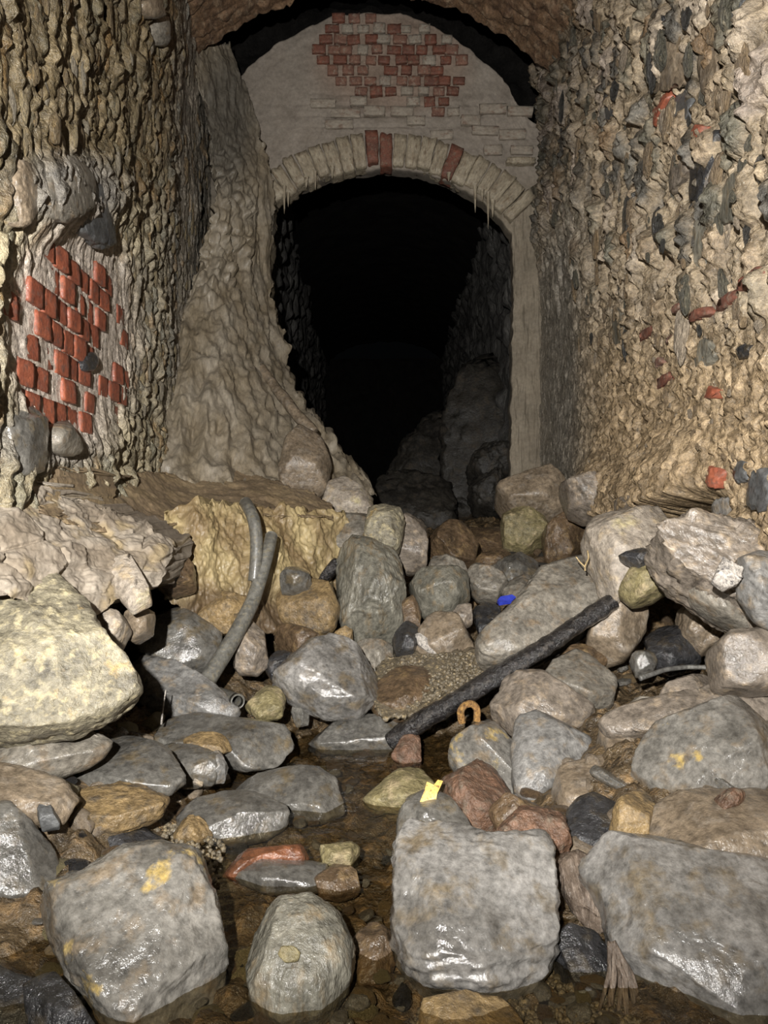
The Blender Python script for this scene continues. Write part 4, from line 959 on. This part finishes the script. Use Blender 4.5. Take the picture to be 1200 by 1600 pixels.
R_('rock', 'long low stone with a shining wet front under the black timber', "482,1154 508,1132 560,1123 612,1130 642,1150 612,1166 540,1168 500,1166", (2.58, 2.72), .05, .06, 'greywet', level=5, amp=.04)
R_('rock', 'small dark stone with shining cap in the pool', "455,1112 468,1098 484,1104 482,1126 462,1130", (2.64, 2.72), .04, .04, 'greywet')
R_('rock', 'red-brown stone under the lower end of the black timber', "612,1180 632,1148 655,1150 658,1186 630,1192", (2.44, 2.52), .03, .05, 'redstone')
R_('rock', 'dark rock rising from the bottom left corner water', "-60,1500 10,1490 60,1530 80,1600 40,1650 -60,1650", (1.2, 1.35), .05, .06, 'dark', level=4)
R_('rock', 'wet dark green rock beside the pale rounded boulder', "40,1540 90,1525 120,1560 160,1620 100,1660 50,1640", (1.16, 1.26), .05, .05, 'dark', level=4)
R_('rock', 'dark wet stone in the water beside the big square stone', "858,1480 885,1455 930,1465 955,1500 950,1545 900,1555 865,1530", (1.32, 1.42), .05, .06, 'dark', level=4)
R_('rock', 'ochre gritty stone under the front of the big square stone', "660,1572 720,1560 800,1570 820,1620 740,1650 660,1630", (1.18, 1.27), .035, .05, 'ochre', level=4, amp=.09)
R_('rock', 'low brown stone between the round boulder and the square stone', "552,1470 580,1440 612,1455 618,1500 600,1540 560,1540", (1.36, 1.45), .03, .04, 'brown', amp=.08)
R_('rock', 'submerged olive stone upstream of the orange brick piece', "500,1322 540,1312 562,1325 548,1345 505,1345", (1.74, 1.82), .03, .04, 'olive')
# --- inside the passage: dark tumbled rock
for lbl, pg, d in (('dark tumbled boulder in the passage mouth', "575,795 600,752 650,735 700,760 720,800 700,840 620,840", (5.7, 6.2)),
                   ('tall dark rock mass against the passage wall', "690,780 700,650 730,560 775,520 812,560 812,800 760,820", (6.2, 6.8)),
                   ('squarish grey rock half lit inside the passage', "735,765 745,735 790,728 800,770 780,800 745,790", (5.75, 5.9)),
                   ('sloping dark rock heap deep in the passage', "590,770 640,690 700,620 740,640 740,780 660,800", (7.0, 7.6)),
                   ('pale cracked rock on top of the heap in the passage', "730,720 755,700 795,705 800,730 760,742", (5.8, 5.95))):
    R_('passage_boulder', lbl, pg, d, .22, .4, 'innerrock', cat='boulder', level=5, amp=.13, freq=3, cuts=10)
for lbl, pg, d, mt in (('flat slab in the stream bed at the passage mouth', "690,850 740,830 800,838 830,860 780,878 720,872", (4.2, 4.6), 'brown'),
                       ('encrusted boulder on the ledge beside the flowstone', "438,735 448,690 470,668 500,680 516,720 508,760 470,785 440,775", (3.95, 4.15), 'tan'),
                       ('rough pale rock at the toe of the flowstone curtain', "505,790 515,760 545,745 580,770 583,800 545,812", (3.9, 4.1), 'pale')):
    R_('boulder', lbl, pg, d, .12, .2, mt, level=4)

# ================================================================== PIPES, TIMBER, SMALL THINGS
def tube_pts(ctrl, n):
    C = np.array(ctrl, float); s = np.concatenate([[0], np.cumsum(np.linalg.norm(np.diff(C, axis=0), axis=1))])
    t = np.linspace(0, s[-1], n); P = np.stack([np.interp(t, s, C[:, k]) for k in range(3)], 1)
    for _ in range(n // 6): P[1:-1] = (P[:-2] + 2 * P[1:-1] + P[2:]) / 4
    return P
def tube(name, ctrl, r0, r1, mat, n=40, k=16, hollow=0., parent=None, amp=0., seed=1, squash=1.):
    P = tube_pts(ctrl, n); T = np.gradient(P, axis=0); T /= np.linalg.norm(T, axis=1, keepdims=True)
    ref = np.array([0, 0, 1.]) if abs(T[0][2]) < .8 else np.array([1., 0, 0])
    rad = np.linspace(r0, r1, n)
    def shell(rr):
        out = []
        for i in range(n):
            a = np.cross(T[i], ref); a /= np.linalg.norm(a); b = np.cross(a, T[i])
            th = np.arange(k) / k * 2 * np.pi
            ring = P[i] + rr[i] * (np.cos(th)[:, None] * a + squash * np.sin(th)[:, None] * b)
            out.append(ring)
        return np.concatenate(out)
    V = shell(rad)
    if amp: V = V + amp * fbm(V * 14, seed, 4, .6)[:, None] * (V - np.repeat(P, k, 0)) / rad.mean()
    i = np.arange(n - 1)[:, None]; j = np.arange(k)[None]
    q = lambda o: np.stack([o + i * k + j, o + i * k + (j + 1) % k, o + (i + 1) * k + (j + 1) % k, o + (i + 1) * k + j], -1).reshape(-1, 4)
    fs = [q(0)]; Vs = [V]
    if hollow:
        Vi = shell(rad * (1 - hollow)); Vs.append(Vi); fs.append(q(n * k)[:, ::-1])
        for e in (0, n - 1):
            o = np.arange(k) + e * k; oi = o + n * k; nx = np.roll(np.arange(k), -1)
            r = np.stack([o, oi, oi[nx], o[nx]], 1); fs.append(r if e else r[:, ::-1])
        Vs = np.concatenate(Vs)
    else:
        Vs = np.concatenate([V, P[:1], P[-1:]]); c0, c1 = n * k, n * k + 1; nx = np.roll(np.arange(k), -1)
        o = np.arange(k); fs.append(np.stack([o, np.full(k, c0), np.full(k, c0), o[nx]], 1)); o = o + (n - 1) * k
        fs.append(np.stack([o, o[nx], np.full(k, c1), np.full(k, c1)], 1))
    Fa = np.concatenate(fs)
    polys = []
    for f in Fa:
        g = []
        for x in f:
            if int(x) not in g: g.append(int(x))
        polys.append(g)
    lo = np.array([P[:, 0].mean(), P[:, 1].mean(), Vs[:, 2].min()])
    return mesh_obj(name, Vs - lo, polys, M[mat], parent, tuple(lo))
A = lambda px, py, d: P3(px, py, d)
tag(tube('pipe', [A(384, 786, 3.12), A(390, 796, 3.02), A(397, 812, 2.97), A(401, 840, 2.95), A(400, 880, 2.93), A(397, 908, 2.92)], .025, .024, 'pipe', hollow=.2), 'short bent grey plastic pipe hanging down over the yellow bank', 'pipe')
tag(tube('pipe', [A(424, 838, 3.05), A(420, 856, 2.98), A(408, 900, 2.93), A(395, 940, 2.88), A(372, 985, 2.8), A(345, 1030, 2.72), A(322, 1066, 2.66)], .025, .031, 'pipe', hollow=.2), 'long grey plastic pipe slanting from the bank down to the water', 'pipe')
tag(tube('pipe', [A(300, 1072, 2.9), A(345, 1086, 2.72), A(371, 1096, 2.58)], .026, .026, 'pipe', hollow=.26, n=20, k=24), 'grey plastic pipe with its open end showing beside the blue-grey slab', 'pipe')
tb = tube('timber', [A(612, 1158, 2.56), A(660, 1126, 2.53), A(730, 1084, 2.5), A(810, 1036, 2.52), A(880, 992, 2.56), A(956, 940, 2.62)], .044, .036, 'barbark', n=140, k=22, amp=.02, seed=5, squash=.75)
tag(tb, 'long black wet timber leaning across the stones', 'timber')
tag(tube('branch', [A(408, 575, 4.62), A(432, 608, 4.5), A(462, 645, 4.38), A(490, 676, 4.28)], .03, .034, 'tan', n=50, k=12, amp=.012, seed=8), 'crusted branch leaning along the edge of the flowstone curtain', 'branch')
tag(tube('rod', [A(1000, 1060, 2.3), A(1040, 1046, 2.36), A(1075, 1042, 2.4), A(1114, 1043, 2.35)], .008, .007, 'rod', k=10), 'thin grey bent rod lying in the dark hollow pool', 'rod')
tw = tube('twig', [A(914, 892, 2.62), A(914, 884, 2.62), A(920, 872, 2.64), A(918, 860, 2.66)], .003, .0025, 'twig', n=20, k=8)
t2 = tube('side_shoot', [A(914, 886, 2.62), A(906, 878, 2.63), A(900, 870, 2.64)], .0026, .002, 'twig', n=12, k=8)
tag(tw, 'thin pale forked twig at the top of the leaning boulder', 'twig')
t2.parent = tw; t2.location = t2.location - tw.location
tag(tube('grass_stem', [A(252, 1132, 2.35), A(254, 1110, 2.35), A(259, 1078, 2.36)], .0035, .0016, 'white', n=16, k=8), 'thin white stem standing in the water before the blue-grey slab', 'stem')
# rusty horseshoe-shaped ring
tag(tube('iron_shackle', [A(722, 1130, 2.36), A(719, 1112, 2.36), A(726, 1101, 2.37), A(738, 1099, 2.38), A(746, 1108, 2.38), A(745, 1128, 2.37)], .011, .011, 'rust', n=40, k=12, amp=.004), 'rusty yellow iron shackle below the black timber', 'shackle')
# yellow scrap: torn flat strip
ys = np.array([A(655, 1256, 1.86), A(663, 1236, 1.87), A(667, 1222, 1.88), A(678, 1227, 1.88), A(684, 1219, 1.89), A(692, 1221, 1.89), A(687, 1232, 1.88), A(683, 1241, 1.87), A(680, 1258, 1.86)])
yn = np.array([0, -.0025, .002]); nY = len(ys)
tag(mesh_obj('plastic_scrap', np.concatenate([ys + yn, ys - yn]) - ys[0], [list(range(nY))[::-1], list(range(nY, 2 * nY))] + [(i, (i + 1) % nY, nY + (i + 1) % nY, nY + i) for i in range(nY)], M['yellow'], None, tuple(ys[0]), smooth=False), 'torn yellow plastic scrap stuck between stones', 'scrap')
bs_ = np.array([A(777, 940, 3.0), A(782, 934, 3.02), A(800, 931, 3.03), A(806, 935, 3.02), A(800, 941, 3.0), A(780, 944, 2.98)]); nY = len(bs_); yn = np.array([0, -.004, .006])
tag(mesh_obj('plastic_scrap', np.concatenate([bs_ + yn, bs_ - yn]) - bs_[0], [list(range(nY))[::-1], list(range(nY, 2 * nY))] + [(i, (i + 1) % nY, nY + (i + 1) % nY, nY + i) for i in range(nY)], M['blue'], None, tuple(bs_[0]), smooth=False), 'bright blue plastic scrap in the wet hollow of the dam', 'scrap')
# frayed fibrous bark and root bundle
def strands(name, label, cat, paths, mat, r, seed):
    rr = random.Random(seed); root = None
    for i, pth in enumerate(paths):
        o = tube('strand' if root else name, [A(*p) for p in pth], r * rr.uniform(.7, 1.2), r * rr.uniform(.4, .9), mat, n=30, k=8, amp=r * .4, seed=seed + i)
        if root is None: root = tag(o, label, cat)
        else:
            o.parent = root; o.location = o.location - root.location
    return root
sr_ = random.Random(4)
strands('root_bundle', 'grey frayed root bundle hanging beside the huge wet boulder', 'roots',
        [[(955 + sr_.uniform(-6, 10), 1478 + sr_.uniform(-8, 8), 1.34), (954 + i * 4 + sr_.uniform(-5, 5), 1520, 1.31), (944 + i * 7 + sr_.uniform(-6, 6), 1565, 1.28), (936 + i * 10 + sr_.uniform(-8, 8), 1612, 1.245)] for i in range(9)], 'fibre', .0055, 50)
R_('bark_slab', 'fibrous brown bark slab wedged between square stone and huge boulder', "862,1345 880,1325 930,1350 944,1380 946,1440 940,1462 915,1440 885,1400", (1.42, 1.58), .03, .04, 'fibre', cat='bark', level=5, amp=.07)

# ================================================================== PEBBLES AND GRAVEL
prt = []
for k in range(8):
    m_ = 8; r = np.random.default_rng(900 + k); th = np.sort(r.uniform(0, 6.283, m_)); rad = r.uniform(.8, 1.1, m_)
    V, Fc = stone_local(np.stack([np.cos(th) * rad, np.sin(th) * rad], 1) * .5, .32, .3, cuts=5, amp=.05, level=3, seed=901 + k)
    prt.append(drop(mesh_obj('pebble', V, Fc, M['greywet'])))
r = np.random.default_rng(77)
zones = [((450, 1170, 640, 1330), 30, (-.06, .0)), ((60, 1380, 620, 1600), 46, (-.06, .02)), ((560, 1380, 640, 1600), 18, (-.05, .02)), ((840, 1440, 960, 1600), 26, (-.04, .02)),
         ((140, 1085, 240, 1135), 14, (.0, .05)), ((960, 1010, 1110, 1100), 26, (.15, .22)), ((270, 980, 440, 1060), 16, (.05, .15)), ((690, 930, 800, 1010), 18, (.2, .3)), ((440, 1090, 700, 1165), 22, (-.02, .03)), ((100, 1290, 340, 1370), 22, (0, .03)), ((780, 1250, 900, 1300), 10, (.05, .1))]
pm = ['greywet', 'brown', 'ochre', 'dark', 'greywet', 'brown', 'olive']
PW = {'greywet': 'wet grey', 'brown': 'brown', 'ochre': 'ochre', 'dark': 'black', 'olive': 'olive', 'tan': 'tan', 'grey': 'dry grey', 'mauve': 'pinkish grey', 'innerrock': 'dark brown'}
WHERE = ['in the pool below the long low stone', 'around the pale rounded boulder in the stream', 'along the big square stone in the stream', 'beside the root bundle', 'under the pale yellow boulder', 'in the dark hollow under the shelf', 'at the foot of the yellow bank', 'beneath the blue plastic scrap', 'in front of the pointed pale stone', 'around the low black stone', 'under the blue-grey rock']
for ((x0, y0, x1, y1), n, zr), where in zip(zones, WHERE):
    for k in range(n):
        px, py = r.uniform(x0, x1), r.uniform(y0, y1)
        z = r.uniform(*zr); d = (H - z) / ((py - 800) / F)
        X = (px - 600) / F * d
        z = float(ground(X, d)) + .018 + r.uniform(0, .015)
        s = r.uniform(.022, .06) * (1 if d < 2.4 else 1.2)
        mt = pm[int(r.integers(len(pm)))]
        o = bpy.data.objects.new('pebble', prt[int(r.integers(8))]); COL.objects.link(o)
        o.location = (X, d, z); o.rotation_euler = (r.uniform(-.4, .4), r.uniform(-.4, .4), r.uniform(0, 6.28)); o.scale = (s, s * r.uniform(.6, 1), s * r.uniform(.5, .8))
        o.material_slots[0].link = 'OBJECT'; o.material_slots[0].material = M[mt]
        w_ = PW[mt]; tag(o, 'small %s pebble %s' % (w_, where), 'pebble', '%s pebbles %s' % (w_, where))
# filler stones wedged in the rubble
def fillers(zone, n, size, mats, label, group, seed, lift=.02):
    r = np.random.default_rng(seed); pg = poly(zone); k = 0
    while k < n:
        q = np.array([[r.uniform(pg[:, 0].min(), pg[:, 0].max()), r.uniform(pg[:, 1].min(), pg[:, 1].max())]])
        if not inside(q, pg)[0]: continue
        px, py = q[0]; ds = np.linspace(1.0, 5.2, 400); X = (px - 600) / F * ds; zr = H - (py - 800) / F * ds
        hit = np.argmax(zr < ground(X, ds) + .01)
        if hit == 0: continue
        s_ = r.uniform(*size); k += 1
        o = bpy.data.objects.new('filler_stone', prt[int(r.integers(8))]); COL.objects.link(o)
        o.location = (X[hit], ds[hit], float(ground(X[hit], ds[hit])) + lift * r.uniform(.5, 1.2)); o.rotation_euler = (r.uniform(-.6, .6), r.uniform(-.6, .6), r.uniform(0, 6.28))
        o.scale = (s_, s_ * r.uniform(.65, 1), s_ * r.uniform(.55, .9))
        mt = mats[int(r.integers(len(mats)))]; o.material_slots[0].link = 'OBJECT'; o.material_slots[0].material = M[mt]
        tag(o, label % PW[mt], 'stone', group + ', ' + PW[mt])
fillers("440,860 840,860 960,1000 700,1040 440,1040", 40, (.07, .14), ['grey', 'brown', 'greywet', 'tan'], 'small %s angular stone wedged in the rubble dam', 'stones filling the dam', 501)
fillers("700,1120 990,1060 1200,1100 1200,1400 880,1330 780,1300", 40, (.06, .11), ['tan', 'brown', 'greywet', 'mauve'], 'small %s stone wedged between the boulders of the right bank', 'stones filling the right bank', 502)
fillers("0,1130 440,1110 400,1230 260,1290 0,1300", 34, (.05, .10), ['tan', 'brown', 'greywet', 'olive'], 'small %s stone wedged between the slabs of the left bank', 'stones filling the left bank', 503)
fillers("0,1330 380,1300 620,1300 640,1600 0,1600", 46, (.05, .11), ['greywet', 'brown', 'dark', 'olive'], 'flat %s cobble lying in the shallow stream', 'cobbles in the shallow stream', 504, .0)
fillers("640,830 900,800 860,900 680,900", 16, (.09, .18), ['brown', 'innerrock'], 'low %s cobble in the passage mouth behind the dam', 'cobbles in the passage mouth', 505)
# gravel bank under the timber: uncountable grit
def gravel(name, label, pg, dfun, n, size, seed):
    r = np.random.default_rng(seed); D, Fc = ico(1); Vs = []; Fs = []; b = 0; pg = poly(pg)
    while b < n:
        q = np.array([[r.uniform(pg[:, 0].min(), pg[:, 0].max()), r.uniform(pg[:, 1].min(), pg[:, 1].max())]])
        if not inside(q, pg)[0]: continue
        c = A(q[0, 0], q[0, 1], dfun(q[0, 0], q[0, 1])); s = r.uniform(*size)
        Vs.append(c + D * s * r.uniform(.6, 1.1, 3) + r.uniform(-.15, .15, D.shape) * s); Fs.append(Fc + b * len(D)); b += 1
    V = np.concatenate(Vs); lo = np.array([V[:, 0].mean(), V[:, 1].mean(), V[:, 2].min()])
    return tag(mesh_obj(name, V - lo, np.concatenate(Fs), M['gravel'], None, tuple(lo), smooth=False), label, 'gravel', kind='stuff')
gd = tps([(600, 1020, 2.98), (700, 1020, 2.92), (830, 1020, 2.8), (590, 1090, 2.68), (700, 1085, 2.62), (790, 1060, 2.62), (640, 1120, 2.6)])
gdf = lambda x, y: float(gd(np.array([x]), np.array([y]))[0])
gm = patch('gravel_mound', [(585, 1050, 1112), (610, 1025, 1125), (660, 1020, 1118), (720, 1016, 1092), (780, 1012, 1065), (830, 1008, 1030)],
           [(600, 1020, 2.98), (700, 1020, 2.92), (830, 1020, 2.8), (590, 1090, 2.68), (700, 1085, 2.62), (790, 1060, 2.62), (640, 1120, 2.6)], .25, M['gravel'], (110, 60),
           lambda W, px, py: .03 * fbm(W * 8, 301, 4), lambda W, px, py: np.ones((len(W), 3)), axis='x')
tag(gm, 'low mound of wet grey gravel behind the black timber', 'gravel', kind='stuff')
gravel('gravel_grains', 'loose glinting grains on the gravel mound behind the black timber', "600,1045 640,1022 720,1020 820,1014 780,1058 700,1084 640,1110 600,1100", gdf, 900, (.004, .011), 311)
water_d = lambda x, y: (H + .025) / ((y - 800) / F)
gravel('gravel_grains', 'wet gravel grains in the shallow water beside the frayed roots', "830,1500 960,1540 1010,1600 820,1620 640,1600 660,1575", water_d, 700, (.003, .010), 312)
gravel('gravel_grains', 'brown gravel grains on the stream bed along the left bank', "90,1290 260,1270 350,1320 340,1380 240,1330 100,1390", lambda x, y: (H - .01) / ((y - 800) / F), 600, (.003, .010), 313)
